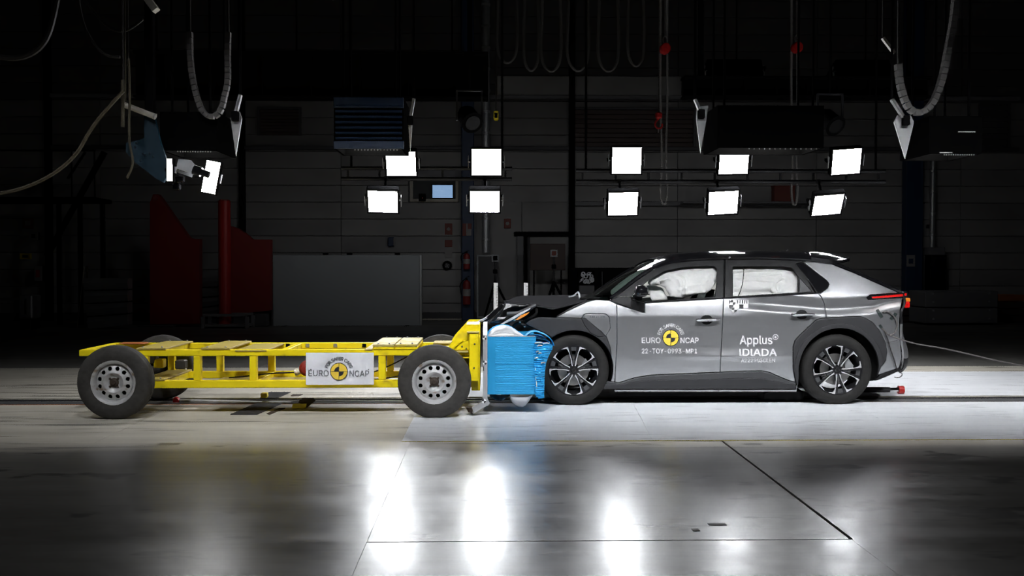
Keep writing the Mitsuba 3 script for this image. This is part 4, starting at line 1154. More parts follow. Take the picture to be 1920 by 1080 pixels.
# ------------------------------------------------------------------ the crash trolley
TR = root('crash_trolley', 'yellow steel crash trolley on four wheels carrying a blue honeycomb barrier and a white sign', 'trolley')
YN, YF2 = 10.50, 11.46       # outer faces of the near and the far side frame
def tx(px, Y=YN): return float(at(px, 660, Y)[0])
def tz(py, Y=YN): return float(at(500, py, Y)[2])
ZT0, ZT1 = tz(667.5), tz(655.5)
ZB0, ZB1 = tz(727.5), tz(713.5)
XL0, XR0 = tx(148), tx(884)
def trb(name, *a, c=.006, m='yellow', parent=TR):
    return put(parent + '__' + name, bx(*a, c), m, False)
for (ya, yb) in ((YN, YN + .08), (YF2 - .08, YF2)):
    trb('top_rail', XL0, XR0, ya, yb, ZT0, ZT1)
    trb('bottom_rail', tx(262), tx(884), ya, yb, ZB0, ZB1)
    for px in (369, 474, 596, 716):
        x = tx(px); trb('post', x - .035, x + .035, ya + .002, yb - .002, ZB1, ZT0)
    trb('post', tx(270) - .035, tx(270) + .035, ya + .002, yb - .002, ZB1, ZT0)
for px in (152, 300, 530, 690, 860):
    x = tx(px); trb('cross_beam', x - .035, x + .035, YN + .08, YF2 - .08, ZT0 + .002, ZT1 - .002)
for px in (300, 474, 640, 860):
    x = tx(px); trb('cross_beam', x - .035, x + .035, YN + .08, YF2 - .08, ZB0 + .002, ZB1 - .002)
trb('orange_end_strip', tx(175), tx(226), YF2 - .25, YF2 - .08, ZT1, ZT1 + .012, m='orange_rust', c=.003)
# deck plates across the rails
def deck(pa, pb, z0, z1, m, name='deck_plate', bolts=True, skew=0.0):
    x0, x1 = tx(pa), tx(pb)
    k = trb(name, x0, x1, YN - .01, YF2 + .01, z0, z1, m=m, c=.003)
    if bolts:
        for x in (x0 + .05, x1 - .05):
            for y in (YN + .04, YF2 - .04):
                put(k + '__bolt', lathe_z([(0, z1 + .012), (.007, z1 + .012), (.009, z1 + .008), (.009, z1), (0, z1)], (x, y, 0), 8), 'steel', False)
    return k
deck(256, 311, ZT1, ZT1 + .018, 'yellow_dusty')
deck(377, 431, ZT1, ZT1 + .018, 'yellow_dusty')
deck(441, 500, ZT1 - .02, ZT1 - .004, 'yellow_dusty', bolts=False)
deck(264, 308, ZB1, ZB1 + .018, 'yellow_dusty')
# stacked ballast plates
for pa, pb in ((699, 739), (741, 782)):
    for j in range(2):
        deck(pa, pb, ZT1 + .026 * j, ZT1 + .026 * j + .024, 'yellow_pale' if j else 'yellow', 'ballast_plate', j == 1)
deck(684, 698, ZT1 - .01, ZT1 + .004, 'yellow_dusty', bolts=False)
# lower floor pan
trb('floor_pan', tx(380), tx(716), YN + .10, YF2 - .1, ZB0 + .01, ZB0 + .02, m='yellow_dusty', c=.002)
# fittings along the far rail
for px, m in ((540, 'black_matt'), (577, 'steel'), (629, 'steel'), (683, 'black_matt')):
    x = float(at(px, 648, YF2 - .08)[0])
    trb('rail_fitting', x - .02, x + .02, YF2 - .10, YF2 - .08, ZT0 + .015, ZT1 - .01, m=m, c=.004)
x = float(at(672, 648, YF2 - .08)[0])
# actuator under the sign edge: red tank, white knob, hose
p = at(577, 690, 10.95)
k = put(TR + '__tank', lathe_y([(0, -.11), (.05, -.10), (.078, -.06), (.082, 0), (.078, .06), (.05, .10), (0, .11)], p, 24), 'red_dull')
part_label(k, 'dark red tank half hidden by the white sign')
put(k + '__neck', rod(p + [-.03, 0, -.02], p + [-.12, -.05, -.06], .02, 8), 'alu')
k2 = put(TR + '__knob', trimesh.creation.icosphere(2, .028).apply_translation(at(556, 696, 10.85)), 'white', True)
put(TR + '__hose', tube(spline([at(555, 698, 10.86), at(530, 699, 10.9), at(490, 702, 10.95), at(455, 706, 11.0), at(430, 708, 11.1)], 20), .008, 6), 'cable_dark')
put(TR + '__hose', tube(spline([at(702, 697, 10.8), at(725, 688, 10.75), at(750, 676, 10.7), at(765, 668, 10.66)], 14), .007, 6), 'cable_dark')
put(TR + '__hose', tube(spline([at(702, 711, 10.8), at(725, 709, 10.75), at(748, 705, 10.7)], 10), .007, 6), 'cable_dark')
for px, py in ((286, 672), (300, 680), (340, 682)):
    p = at(px, py, 11.0)
    put(TR + '__valve', bx(p[0] - .05, p[0] + .05, p[1] - .06, p[1] + .06, p[2] - .05, p[2] + .04, .01), 'dark_steel' if px != 300 else 'yellow', False)

# wheels
def steel_wheel(px, py, far=False):
    k = num(TR + '__wheel')
    c = at(px, py, 10.15); R = .352; c[2] = R - .003
    y0 = 10.15
    if far:
        y0 = YN + YF2 - 10.15
    sg = -1 if far else 1
    L = lambda pr, n=64: lathe_y([(r, sg * y) for r, y in pr], (c[0], y0, c[2]), n)
    put(k + '__tyre', L([(.205, .03), (.215, .010), (.25, -.004), (.29, .0), (R - .03, .010), (R - .012, .022), (R - .002, .045), (R, .07), (R - .006, .072), (R - .006, .080), (R, .082), (R, .118), (R - .006, .12), (R - .006, .128), (R, .13), (R - .002, .155), (R - .012, .178), (R - .03, .19), (.29, .2), (.25, .2), (.205, .19)], 72), 'rubber_worn', 40)
    rk = put(k + '__rim', L([(.206, .012), (.212, .008), (.214, .014), (.206, .022), (.190, .028), (.184, .05), (.178, .06), (.178, .17), (.172, .17), (.172, .055), (.178, .045), (.184, .022), (.196, .012)]), 'steel_wheel', 40)
    disc = L([(0, .045), (.05, .045), (.062, .04), (.082, .022), (.096, .018), (.125, .030), (.155, .040), (.172, .052), (.174, .062), (.155, .052), (.125, .042), (.096, .030), (.082, .034), (.062, .052), (0, .057)], 96)
    dm = m3.Manifold(m3.Mesh(np.asarray(disc.vertices, np.float32), np.asarray(disc.faces, np.uint32)))
    for i in range(12):
        a = 2 * math.pi * (i + .5) / 12
        hx, hz = c[0] + .136 * math.cos(a), c[2] + .136 * math.sin(a)
        cy = m3.Manifold.cylinder(.3, .0195, .0195, 16).transform(np.array([[1, 0, 0, hx], [0, 0, 1, y0 - .15], [0, 1, 0, hz]], float))
        dm = dm - cy
    dk = put(k + '__disc', man(dm), 'steel_wheel', 35)
    put(k + '__drum', L([(0, .075), (.165, .075), (.165, .16), (0, .16)], 32), 'void', 30)
    if not far:
        hk = put(k + '__hub', L([(0, .012), (.018, .012), (.022, .018), (.022, .030), (.040, .034), (.045, .046), (0, .046)], 24), 'brown_steel', 30)
        for i in range(4):
            a = math.pi / 4 + i * math.pi / 2
            q = np.array([c[0] + .052 * math.cos(a), y0, c[2] + .052 * math.sin(a)])
            put(hk + '__lug_nut', lathe_y([(0, .026), (.008, .026), (.011, .032), (.011, .048), (0, .048)], q, 6), 'brown_steel', False)
    return k
w1 = steel_wheel(211, 717)
part_label(w1, 'grey steel wheel with round holes, left end')
w2 = steel_wheel(814, 718)
part_label(w2, 'grey steel wheel with round holes, beside the barrier')
steel_wheel(211, 717, True); steel_wheel(814, 718, True)
for px in (211, 814):
    x = float(at(px, 717, 10.15)[0])
    put(TR + '__axle', rod((x, 10.22, .349), (x, YN + YF2 - 10.22, .349), .045, 12), 'dark_steel')
    put(TR + '__axle_mount', bx(x - .06, x + .06, YN + .09, YN + .2, .349, ZT0, .01), 'yellow', False)

# barrier tower
TW = put(TR + '__tower', poly_prism(Polygon([(tx(838), tz(656)), (tx(848), tz(640)), (tx(876), tz(609)), (tx(899.5), tz(609)), (tx(899.5), tz(656))]), YN - .03, YN - .005), 'yellow', False)
part_label(TW, 'yellow gusset tower behind the barrier plate')
put(TW + '__gusset', poly_prism(Polygon([(tx(838), tz(656)), (tx(848), tz(640)), (tx(876), tz(609)), (tx(899.5), tz(609)), (tx(899.5), tz(656))]), YF2 - .03, YF2 - .005), 'yellow', False)
put(TW + '__column', bx(tx(880), tx(897.5), YN - .10, YN - .03, tz(714), tz(624), .006), 'yellow', False)
put(TW + '__column_cap', bx(tx(876), tx(899), YN - .11, YN + .1, tz(624), tz(621), .003), 'yellow_pale', False)
put(TW + '__back_plate', bx(tx(884), tx(900), YN - .02, YF2 + .02, tz(733), tz(640), .005), 'yellow', False)
put(TW + '__top_beam', bx(tx(874), tx(899.5), YN - .028, 11.0, tz(614), tz(608.6), .004), 'yellow', False)
put(TW + '__flange', bx(tx(848), tx(878), YN - .06, YN - .005, tz(661), tz(658), .002), 'yellow_pale', False)
put(TW + '__flange', bx(tx(862), tx(884), YN - .05, YN - .005, tz(672), tz(669.5), .002), 'yellow', False)
put(TW + '__brace', bar((tx(846), YN - .04, tz(655)), (tx(868), YN - .04, tz(636)), .02, .016, (0, 1, 0)), 'yellow', False)
put(TW + '__bracket', bx(tx(806), tx(845), YF2 - .35, YF2 - .05, ZT1, ZT1 + .02, .004), 'yellow_dusty', False)
put(TW + '__bracket', bx(tx(792), tx(842), YN + .1, YN + .3, ZT1, ZT1 + .012, .004), 'yellow', False)
for (px, py) in ((866, 651), (874, 655), (889, 690), (890, 645)):
    q = at(px, py, YN - .1)
    put(TW + '__bolt', lathe_y([(0, -.008), (.007, -.008), (.009, 0), (0, 0)], (q[0], YN - (.10 if px > 880 else .03), q[2]), 8), 'dark_steel', False)
# mounting plate
PY0 = 10.30
pz0, pz1 = tz(762, PY0), tz(629, PY0)
px0, px1 = float(at(905.5, 690, PY0)[0]), float(at(914, 690, PY0)[0])
yzp = [(PY0, pz0), (PY0, pz1), (PY0 + .42, pz1 + .082), (11.18, pz1 + .082), (11.18, pz0)]
PLT = put(TR + '__mounting_plate', hull([(x, y, z) for x in (px0, px1) for y, z in yzp]), 'plate', False)
part_label(PLT, 'upright grey mounting plate behind the blue barrier')
SPL = lambda x, z: PY0 + 0 * np.asarray(x)
for (cx, cy) in ((908.7, 633.5), (908.7, 680), (907.5, 752)):
    target_mark(PLT + '__target', cx, cy, 4.2, SPL, .002)
put(PLT + '__slot', bx(*(float(at(q, 692, PY0)[0]) for q in (905.5, 907.5)), PY0 - .004, PY0 + .01, tz(696, PY0), tz(688, PY0)), 'void', False)
a, b = at(916.5, 754, PY0), at(887, 770, PY0)
FT = put(PLT + '__foot', hull([q + [dx, dy, dz] for q in (a, b) for dy in (.0, .10) for dx, dz in ((.012, -.018), (-.012, .024))]), 'plate', False)
put(FT + '__rusty_end', hull([at(874, 765, 10.45) + [0, dy, 0] for dy in (0, .1)] + [at(886, 764, 10.4) + [0, dy, 0] for dy in (0, .1)] + [at(886, 776, 10.4) + [0, dy, .0] for dy in (0, .1)] + [at(878, 775, 10.4) + [0, dy, .01] for dy in (0, .1)]), 'brown_steel', False)

# barrier block
BY0, BY1 = 10.44, 11.30
bx0, bx1 = px1, float(at(1005, 690, BY0)[0])
bz0, bz1 = tz(741, BY0), tz(632, BY0)
BB = num(TR + '__barrier_block')
n_lay = 25
prof = [(BY1, bz0), (BY1, bz1)]
lh = (bz1 - bz0) / n_lay
for i in range(n_lay):
    z = bz1 - i * lh
    dd = .003
    prof += [(BY0 + dd, z), (BY0, z - .18 * lh), (BY0, z - .72 * lh), (BY0 + dd, z - .9 * lh)]
prof += [(BY0 + .006, bz0)]
cs = m3.CrossSection([np.array(prof)], m3.FillRule.EvenOdd)
xa = bx0 + .075
bm = man(m3.Manifold.extrude(cs, bx1 - xa)); v = bm.vertices.copy()
bm.vertices = np.stack([xa + v[:, 2], v[:, 0], v[:, 1]], -1)
if bm.volume < 0: bm.invert()
scene[BB] = mikit.ply(bm, 'mat_blue', smooth=False)
part_label(BB, 'bright blue honeycomb barrier block')
put(BB + '__back_sheet', bx(bx0, xa + .004, BY0 + .002, BY1, bz0, bz1, .003), 'blue', False)
put(BB + '__top_edge', bx(bx0 + .02, bx1 - .01, BY0 - .002, BY0 + .03, bz1, bz1 + .006, .001), 'foil', False)
put(BB + '__seam', bx(xa, bx1, BY0 - .001, BY0 + .006, tz(684.5, BY0), tz(682.8, BY0)), 'blue_seam', False)
# crushed front face with folded layers
fc = [(1001, 641.5), (1012, 642), (1028, 645), (1036.5, 648), (1035.5, 656), (1029, 668), (1024, 682), (1022, 695), (1021, 715), (1020.5, 746), (1010, 747.5), (1004, 741), (1003, 715), (1002, 690), (1000.5, 665)]
CY0 = 10.41
cp = np.array([at(*q, CY0)[[0, 2]] for q in dens(fc, 4)])
g = Polygon(cp).buffer(0)
pts, tri, d = mesh_region(g, .010, (.006,))
zz = (bz1 - pts[:, 1]) / lh
rid = np.abs((zz + .6 * meshkit.noise(np.c_[pts * [14, 3], np.zeros(len(pts))], 4)) % 1 - .5) * 2
yy = CY0 + .016 * (1 - rid) ** 1.5 + (meshkit.fbm(np.c_[pts * [24, 10], np.ones(len(pts))], 3, 9) - .5) * .06 - .02 * np.clip(d / .03, 0, 1)
fr = np.c_[pts[:, 0], yy, pts[:, 1]]
bk = np.c_[pts[:, 0], np.full(len(pts), 11.0), pts[:, 1]]
CF = put(BB + '__crushed_face', solid_from(fr, bk, tri), 'blue', 25)
part_label(CF, 'crumpled blue front face of the barrier')
rng2 = np.random.default_rng(5)
for (px, py, L, m) in ((1010, 643.5, 14, 'foil'), (1024, 644.5, 12, 'foil'), (1012, 649, 9, 'foil'), (1013, 663, 7, 'foil'), (1006, 672, 6, 'foil'), (1016, 668, 8, 'blue'), (1018, 681, 7, 'foil'), (1008, 660, 5, 'foil')):
    a, b = at(px - L / 2, py, CY0 - .012), at(px + L / 2, py - .8, CY0 - .012)
    put(CF + '__torn_strip', tube(spline([a, (a + b) / 2 + [0, -.01, .006], b], 8), .007, 5), m)
put(CF + '__bent_edge', tube(spline([at(1004, 690, CY0 - .005), at(1004.5, 705, CY0 - .008), at(1006, 722, CY0 - .006), at(1008.5, 744, CY0 - .004)], 20) + (rng2.random((20, 3)) - .5) * .008, .006, 5), 'foil')
# cover sheets torn up above and below the block
def ribbon(path, y0, y1, th=.006, n=30):
    c = spline(path, n)
    G = np.stack([np.stack([c[:, 0], np.full(n, y), c[:, 2]], -1) for y in np.linspace(y0, y1, 4)], 1)
    return grid_solid(G, th)
arch = [(915, 631), (919, 623), (927, 615.5), (940, 611.3), (952, 612), (963, 617.5), (973, 624.5), (984, 632)]
ca = np.array([at(*q, 10.74) for q in arch])
# foil bowl under the arch
c = spline(ca, 28)
rows_ = []
for t in np.linspace(0, 1, 10):
    b = np.c_[c[:, 0], np.full(len(c), 10.74) - .27 * math.sin(t * math.pi / 2) , bz1 + (c[:, 2] - bz1) * (1 - .0 * t)]
    b[:, 2] = bz1 + .004 + (c[:, 2] - bz1) * math.cos(t * math.pi / 2)
    rows_.append(b)
k = put(BB + '__torn_sheet', grid_solid(np.array(rows_), .006), 'foil', True)
part_label(k, 'silver and blue sheet torn up in an arch above the block')
put(k + '__blue_edge', tube(spline(ca + [0, -.02, 0], 30), .016 * np.r_[np.linspace(1.6, 1, 15), np.linspace(1, .5, 15)], 8), 'blue')
put(BB + '__torn_sheet', ribbon([at(*q, 10.6) for q in ((983, 633), (990, 626), (1000, 621.5), (1012, 624), (1026, 631), (1034, 640), (1036, 647))], 10.46, 10.72, .01), 'blue', True)
put(BB + '__torn_sheet', ribbon([at(*q, 10.6) for q in ((983, 634), (1000, 631.5), (1015, 632.5), (1030, 643))], 10.5, 10.92, .006), 'blue_seam', True)
cb = spline(np.array([at(*q, 10.58) for q in ((957, 741), (957.5, 750), (962, 758.5), (970, 764.5), (979, 766), (987, 761), (993, 752), (998, 743))]), 26)
rows_ = []
for t in np.linspace(0, 1, 10):
    b = cb.copy(); b[:, 1] += .17 - .28 * math.sin(t * math.pi / 2); b[:, 2] = bz0 - .002 + (cb[:, 2] - bz0) * (1 - .82 * t * t)
    rows_.append(b)
k = put(BB + '__torn_sheet', grid_solid(np.array(rows_), .006), 'foil', True)
part_label(k, 'silver sheet hanging in a loop under the block')
put(k + '__edge', tube(cb + [0, .17, 0], .008, 6), 'foil')
put(BB + '__torn_sheet', ribbon([at(*q, 10.6) for q in ((918, 741), (926, 746), (938, 749), (948, 745), (956, 741))], 10.5, 10.9, .006), 'grey_mid', True)

# sign board
SY = 10.44
SB = put(TR + '__sign_board', bx(tx(573.3, SY), tx(700.8, SY), SY, SY + .012, tz(722, SY), tz(661.5, SY), .002), 'sign_white', False)
part_label(SB, 'white sign board with a yellow and black emblem')
SS = lambda x, z: SY + 0 * np.asarray(x)
text_on(SB + '__lettering', 'EURO', 578.5, 616.5, 705, 10.8, SS, 'letter_grey')
text_on(SB + '__lettering', 'NCAP', 655.5, 692, 705.5, 10.8, SS, 'letter_grey')
arc_text(SB + '__lettering', 'FOR SAFER CARS', 635.5, 697, 21.5, 6.2, 162, 18, SS, 'letter_grey')
emblem(SB, 635.7, 696.5, 16, SS, 'brown')
for (cx, cy) in ((583, 692.3), (691, 693)):
    flat_px(SB + '__screw', Point(cx, cy).buffer(1, 8), SS, 'letter_dark', .003)
# ------------------------------------------------------------------ things on the tow rail
k = root('tow_dolly', 'small yellow and brown tow dolly sitting on the tow rail under the trolley', 'dolly')
put(k + '__block', hull([at(547, 766, 10.86), at(573, 766, 10.86), at(549, 758, 10.86), at(575, 757, 10.86), at(547, 764, 11.02), at(573, 764, 11.02), at(549, 757, 11.02), at(575, 756, 11.02)]), 'yellow', False)
put(k + '__hook', hull([at(559, 754, 10.95), at(568, 745.5, 10.95), at(588, 746, 10.95), at(592, 751, 10.95), at(576, 764, 10.95), at(559, 754, 11.1), at(568, 746, 11.1), at(588, 747, 11.1), at(592, 751, 11.1), at(576, 763, 11.1)]), 'brown_steel', False)
k = root('tow_rod', 'steel tow rod with a red tip lying on the tow rail under the trolley', 'tow rod')
put(k + '__shaft', rod(at(337, 751.5, 11.5), at(545, 756.5, 11.5), .022, 12), 'alu')
put(k + '__red_tip', cat(lathe_y([(0, -.035), (.03, -.03), (.042, 0), (.03, .03), (0, .035)], at(331, 751, 11.5), 16)), 'red')
put(k + '__collar', bx(*at(490, 754, 11.5)[[0]], at(502, 754, 11.5)[0], 11.46, 11.54, .04, .09, .006), 'yellow', False)
k = root('tow_rod', 'dark damper rod with a red cap lying behind the rear wheel of the car', 'tow rod')
a, b = at(1628, 741, 11.95), at(1684, 743.5, 11.95)
put(k + '__shaft', rod((a[0] - .3, 11.95, .05), (b[0] - .10, 11.95, .05), .030, 12), 'dark_steel')
put(k + '__sleeve', rod((b[0] - .10, 11.95, .05), (b[0], 11.95, .05), .024, 12), 'chrome')
put(k + '__red_cap', rod((b[0], 11.95, .05), (b[0] + .06, 11.95, .05), .045, 14), 'red')
k = root('release_hook', 'black release mechanism on the tow rail in front of the rear wheel of the car', 'mechanism')
a, b = at(1426, 755, 11.5), at(1500, 735, 11.5)
put(k + '__body', hull([(a[0], 11.35, .01), (a[0], 11.65, .01), (b[0], 11.35, .01), (b[0], 11.65, .01), (a[0], 11.35, .08), (a[0], 11.65, .10), (a[0] + .12, 11.35, .12), (b[0], 11.35, .1), (b[0], 11.65, .12)]), 'satin_black', False)
put(k + '__lever', bar((a[0] + .05, 11.45, .11), (a[0] + .25, 11.45, .15), .03, .03), 'brown_steel', False)

# white ranging posts behind the car
for (px, pt, pb, lab) in ((929.5, 530, 582, 'white upright ranging post left of the crushed bonnet, the taller one'), (986, 530, 557, 'white upright ranging post just behind the crushed bonnet, the shorter one')):
    k = root('ranging_post', lab, 'post', None)
    p = at(px, pt, 13.6)
    put(k + '__board', bx(p[0] - .027, p[0] + .027, 13.58, 13.62, .03, p[2], .004), 'white', False)
    put(k + '__foot', bx(p[0] - .12, p[0] + .12, 13.48, 13.72, .006, .03, .005), 'grey_dark', False)
    for z in np.arange(.8, p[2] - .02, .035):
        put(k + '__scale_mark', bx(p[0] + .008, p[0] + .024, 13.577, 13.581, z, z + .008), 'letter_grey', False)

# ------------------------------------------------------------------ hanging white pointers
GP = 'white pointers hanging along the lane'
def pointer(pts, Y, arm, label, th=.02):
    k = root('pointer', label, 'pointer', GP)
    g = np.array([at(*q, Y)[[0, 2]] for q in pts])
    put(k + '__blade', poly_prism(Polygon(g), Y, Y + th), 'white', False)
    (x0, y0), (x1, y1) = arm
    a, b = at(x0, y0, Y - .03), at(x1, y1, Y - .03)
    put(k + '__arm', bar(a, b, .03, .06, (0, 1, 0)), 'plate', False)
    put(k + '__clamp', bx(b[0] - .035, b[0] + .035, Y - .07, Y, b[2] - .05, b[2] + .05, .008), 'black_matt', False)
    put(k + '__hanger', rod((a[0], Y - .03, a[2]), (a[0], Y - .03, HC - .01), .015, 8), 'black_matt')
    return k
pointer([(432, 222), (441, 209), (449, 209), (453.5, 222), (442, 292.5)], 11.0, ((451, 178), (441, 218)), 'white triangular pointer hanging at the right end of the left black light bank')
pointer([(765.5, 233), (766, 222), (772.5, 222), (773, 233), (769, 290)], 12.2, ((776, 185), (769, 226)), 'very thin white pointer hanging at the right end of the blue louvred light bank')
pointer([(1305.5, 222), (1307, 200), (1328, 198), (1325, 222), (1313.8, 287.5)], 11.9, ((1303, 186), (1315, 214)), 'white triangular pointer hanging between the middle lamps, right of the long hoist chain')
pointer([(1676.5, 229), (1683, 216), (1708, 216), (1714, 229), (1697.5, 297.5)], 11.05, ((1672, 186), (1698, 226)), 'widest white triangular pointer, hanging at the left end of the right light bank')

# ------------------------------------------------------------------ teal bracket with two lamps and a camera, far left
k = root('camera_bracket', 'teal angled bracket hanging at the upper left carrying a camera and two lamps', 'bracket')
Yb = 11.0
put(k + '__plate', poly_prism(Polygon([at(*q, Yb)[[0, 2]] for q in ((270, 214), (290, 222), (300, 265), (312, 300), (314, 330), (306, 342), (290, 333), (252, 303), (236, 285), (236, 268), (262, 262), (270, 258))]), Yb, Yb + .05), 'teal', False)
put(k + '__column', bx(at(268, 215, Yb)[0], at(284, 215, Yb)[0], Yb + .05, Yb + .16, at(270, 300, Yb)[2], HC - .02, .01), 'black_matt', False)
for q in ((256, 268), (254, 276), (268, 288), (272, 291), (281, 287), (287, 294), (264, 301)):
    p = at(*q, Yb)
    put(k + '__bolt', lathe_y([(0, -.014), (.009, -.014), (.012, 0), (0, 0)], p, 8), 'chrome', False)
def bracket_lamp(quad, label, L, dy):
    q = [at(*c, Yb + dy) for c in quad]
    c = sum(q) / 4
    u = q[1] - q[0]; u /= np.linalg.norm(u)
    v_ = q[3] - q[0]; v_ -= u * (v_ @ u); v_ /= np.linalg.norm(v_)
    n = np.cross(u, v_)
    if n[1] > 0: n = -n
    w, h = np.linalg.norm(q[1] - q[0]), np.linalg.norm(q[3] - q[0])
    R = np.stack([u, n, np.cross(u, n)], 1)
    if np.linalg.det(R) < 0: R[:, 2] *= -1
    kk = root('flood_lamp', label, 'lamp')
    put(kk + '__housing', place(bx(-w / 2 - .012, w / 2 + .012, -.07, -.004, -h / 2 - .012, h / 2 + .012, .01), R, c), 'black_matt', False)
    e = trimesh.Trimesh([[-w / 2, 0, -h / 2], [-w / 2, 0, h / 2], [w / 2, 0, h / 2], [w / 2, 0, -h / 2]], [[0, 1, 2], [0, 2, 3]], process=False)
    e = place(e, R, c)
    if e.face_normals[0] @ n < 0: e.invert()
    s_ = num(kk + '__led_panel')
    scene[s_] = mikit.ply(e, 'mat_void', emitter={'type': 'area', 'radiance': rgb((L, L, L))})
    put(kk + '__side_bracket', place(bx(w / 2 + .02, w / 2 + .032, -.04, 0, -h * .15, h * .15, .003), R, c), 'alu', False)
    p = c + R @ np.array([0, -.07, 0])
    put(kk + '__arm', rod(p, at(311, 318, Yb - .017) if dy < 0 else at(309, 325, Yb + .068), .015, 8), 'black_matt')
bracket_lamp([(319.5, 298), (330, 298), (316, 341), (306, 337)], 'narrow lit flood lamp seen almost edge-on beside the teal bracket', SIDE_LAMP, -.28)
bracket_lamp([(395, 303), (421, 308), (397, 361), (369, 357)], 'tilted lit flood lamp hanging right of the white camera at the upper left', SIDE_LAMP, .16)
k2 = root('high_speed_camera', 'pale grey box camera with a black lens between two lamps at the upper left', 'camera')
put(k2 + '__body', hull([at(*q, y) for q in ((334, 298), (358, 300), (367, 311), (360, 333), (329, 322)) for y in (Yb - .08, Yb + .02)]), 'sign_white', False)
a, b = at(329, 316, Yb - .105), at(353, 324, Yb - .105)
put(k2 + '__seam', bar(a, b, .004, .006, (0, 1, 0)), 'grey_dark', False)
a, b = at(363, 318, Yb - .06), at(392, 328, Yb - .06)
put(k2 + '__lens', cat(rod(a, a + (b - a) * .5, .05, 16), rod(a + (b - a) * .45, b, .034, 16)), 'gloss_black')
put(k2 + '__mount', bar(at(340, 312, Yb + .03), at(309, 312, Yb + .076), .02, .02), 'black_matt', False)
for (px, py) in ((330, 337), (331, 350), (338, 335)):
    p = at(px, py, Yb - .04)
    put(k2 + '__mount', bx(p[0] - .03, p[0] + .035, p[1] - .04, p[1] + .05, p[2] - .035, p[2] + .03, .01), 'gloss_black', False)
k = root('tube_lamp', 'slanted pale tube above the teal bracket', 'tube')
a, b = at(232, 196, Yb - .1), at(289, 218, Yb - .1)
put(k + '__tube', rod(a, b, .030, 14), 'beige')
put(k + '__end_cap', rod(b, b + (b - a) * .05, .032, 14), 'paper')
put(k + '__hanger', rod(a + [.02, 0, .03], [a[0] + .02, a[1], HC - .01], .006, 6), 'rope')

# ------------------------------------------------------------------ hanging cables, chains and ropes
def hang_loop(name, label, cat_, pxs, Y, r, m, group=None, links=False):
    k = root(name, label, cat_, group)
    p = spline([at(a, b, Y) for a, b in pxs], 60)
    for e in (p[0], p[-1]):
        if e[2] < HC - .1: put(k + '__hanger', rod(e, (e[0], e[1], HC - .01), .012, 6), 'cable_dark')
    if not links:
        put(k + '__cable', tube(p, r, 7), m)
        return k
    d = np.r_[0, np.cumsum(np.linalg.norm(np.diff(p, axis=0), axis=1))]
    n = int(d[-1] / (r * 2.3))
    s = np.linspace(0, d[-1], n + 1)
    q = np.stack([np.interp(s, d, p[:, i]) for i in range(3)], 1)
    for i in range(n):
        t = (q[i + 1] - q[i]) / np.linalg.norm(q[i + 1] - q[i])
        nrm = np.cross(t, [0, 1, 0]); nrm /= np.linalg.norm(nrm)
        L = np.linalg.norm(q[i + 1] - q[i])
        c0 = (q[i] + q[i + 1]) / 2
        put(k + '__link', hull([c0 + t * L * .44 * a + nrm * r * b * (1 if a else 1) + np.array([0, r * 1.3 * e, 0]) for a in (-1, 1) for b in (-1, 1) for e in (-1, 1)]), m, False)
    return k
hang_loop('cable_chain', 'pale grey drag chain hanging in a loop left of the left pointer', 'drag chain', [(356, 60), (357, 110), (362, 150), (372, 190), (385, 214), (398, 220), (410, 213), (420, 185), (426, 160), (427, 120), (428, 60)], 11.1, .026, 'cable_grey', None, True)
hang_loop('cable_chain', 'grey drag chain hanging in a wide loop at the upper right', 'drag chain', [(1684, 120), (1688, 160), (1697, 190), (1709, 208), (1722, 212), (1738, 205), (1755, 180), (1768, 140), (1778, 90), (1787, 40), (1792, -8)], 11.13, .030, 'cable_grey', None, True)
GF = 'festoon cables hanging in loops in the upper middle'
fest = [((932, 970), 118, 'first'), ((982, 1010), 133, 'second'), ((1015, 1052), 134, 'third'), ((1064, 1104), 133, 'fourth'), ((1122, 1160), 134, 'fifth'), ((1177, 1208), 124, 'sixth')]
for (a, b), y, w in fest:
    hang_loop('festoon_cable', f'dark festoon cable hanging in a loop, {w} from the left in the upper middle', 'cable',
              [(a + 2, -10), (a, 60), (a + 1, y - 25), (a + (b - a) * .22, y - 7), ((a + b) / 2, y), (b - (b - a) * .22, y - 7), (b - 1, y - 30), (b, 60), (b - 2, -10)], 19.0 if w in ('first', 'third', 'fifth') else 19.2, .028, 'chain', GF)
for (pxs, lab, r, m, Y) in (([(-25, 364), (0, 362), (60, 346), (105, 322), (150, 278), (163, 255), (200, 205), (232, 170)], 'pale rope swinging from the left edge up to the tube above the teal bracket', .018, 'rope', 10.6),
                            ([(108, -8), (98, 40), (78, 85), (45, 106), (10, 108), (-12, 104)], 'dim thick cable loop in the top left corner', .03, 'cable_dark', 11.0),
                            ([(146, -8), (155, 40), (175, 80), (205, 105), (225, 107)], 'dim thin cable curving down near the top left', .016, 'cable_dark', 11.0),
                            ([(152, -8), (178, 25), (205, 52), (226, 59), (250, 50), (268, 36)], 'second dim thin cable curving near the top left', .014, 'cable_dark', 11.4),
                            ([(230, 150), (230, 196), (230, 238)], 'short yellow rope hanging straight down at the upper left', .018, 'rope', 10.7),
                            ([(241, 110), (243, 180), (242, 240), (245, 280), (249, 305), (244, 322), (238, 334)], 'thin cord hanging down in front of the teal bracket', .012, 'rope', 10.75)):
    k = root('cable', lab, 'cable')
    pw = spline([at(a, b, Y) for a, b in pxs], 40)
    put(k + '__cord', tube(pw, r, 7), m)
    e = pw[np.argmax(pw[:, 2])]
    put(k + '__hanger', rod(e, (e[0], e[1], HC - .01), .003, 6), 'cable_dark')
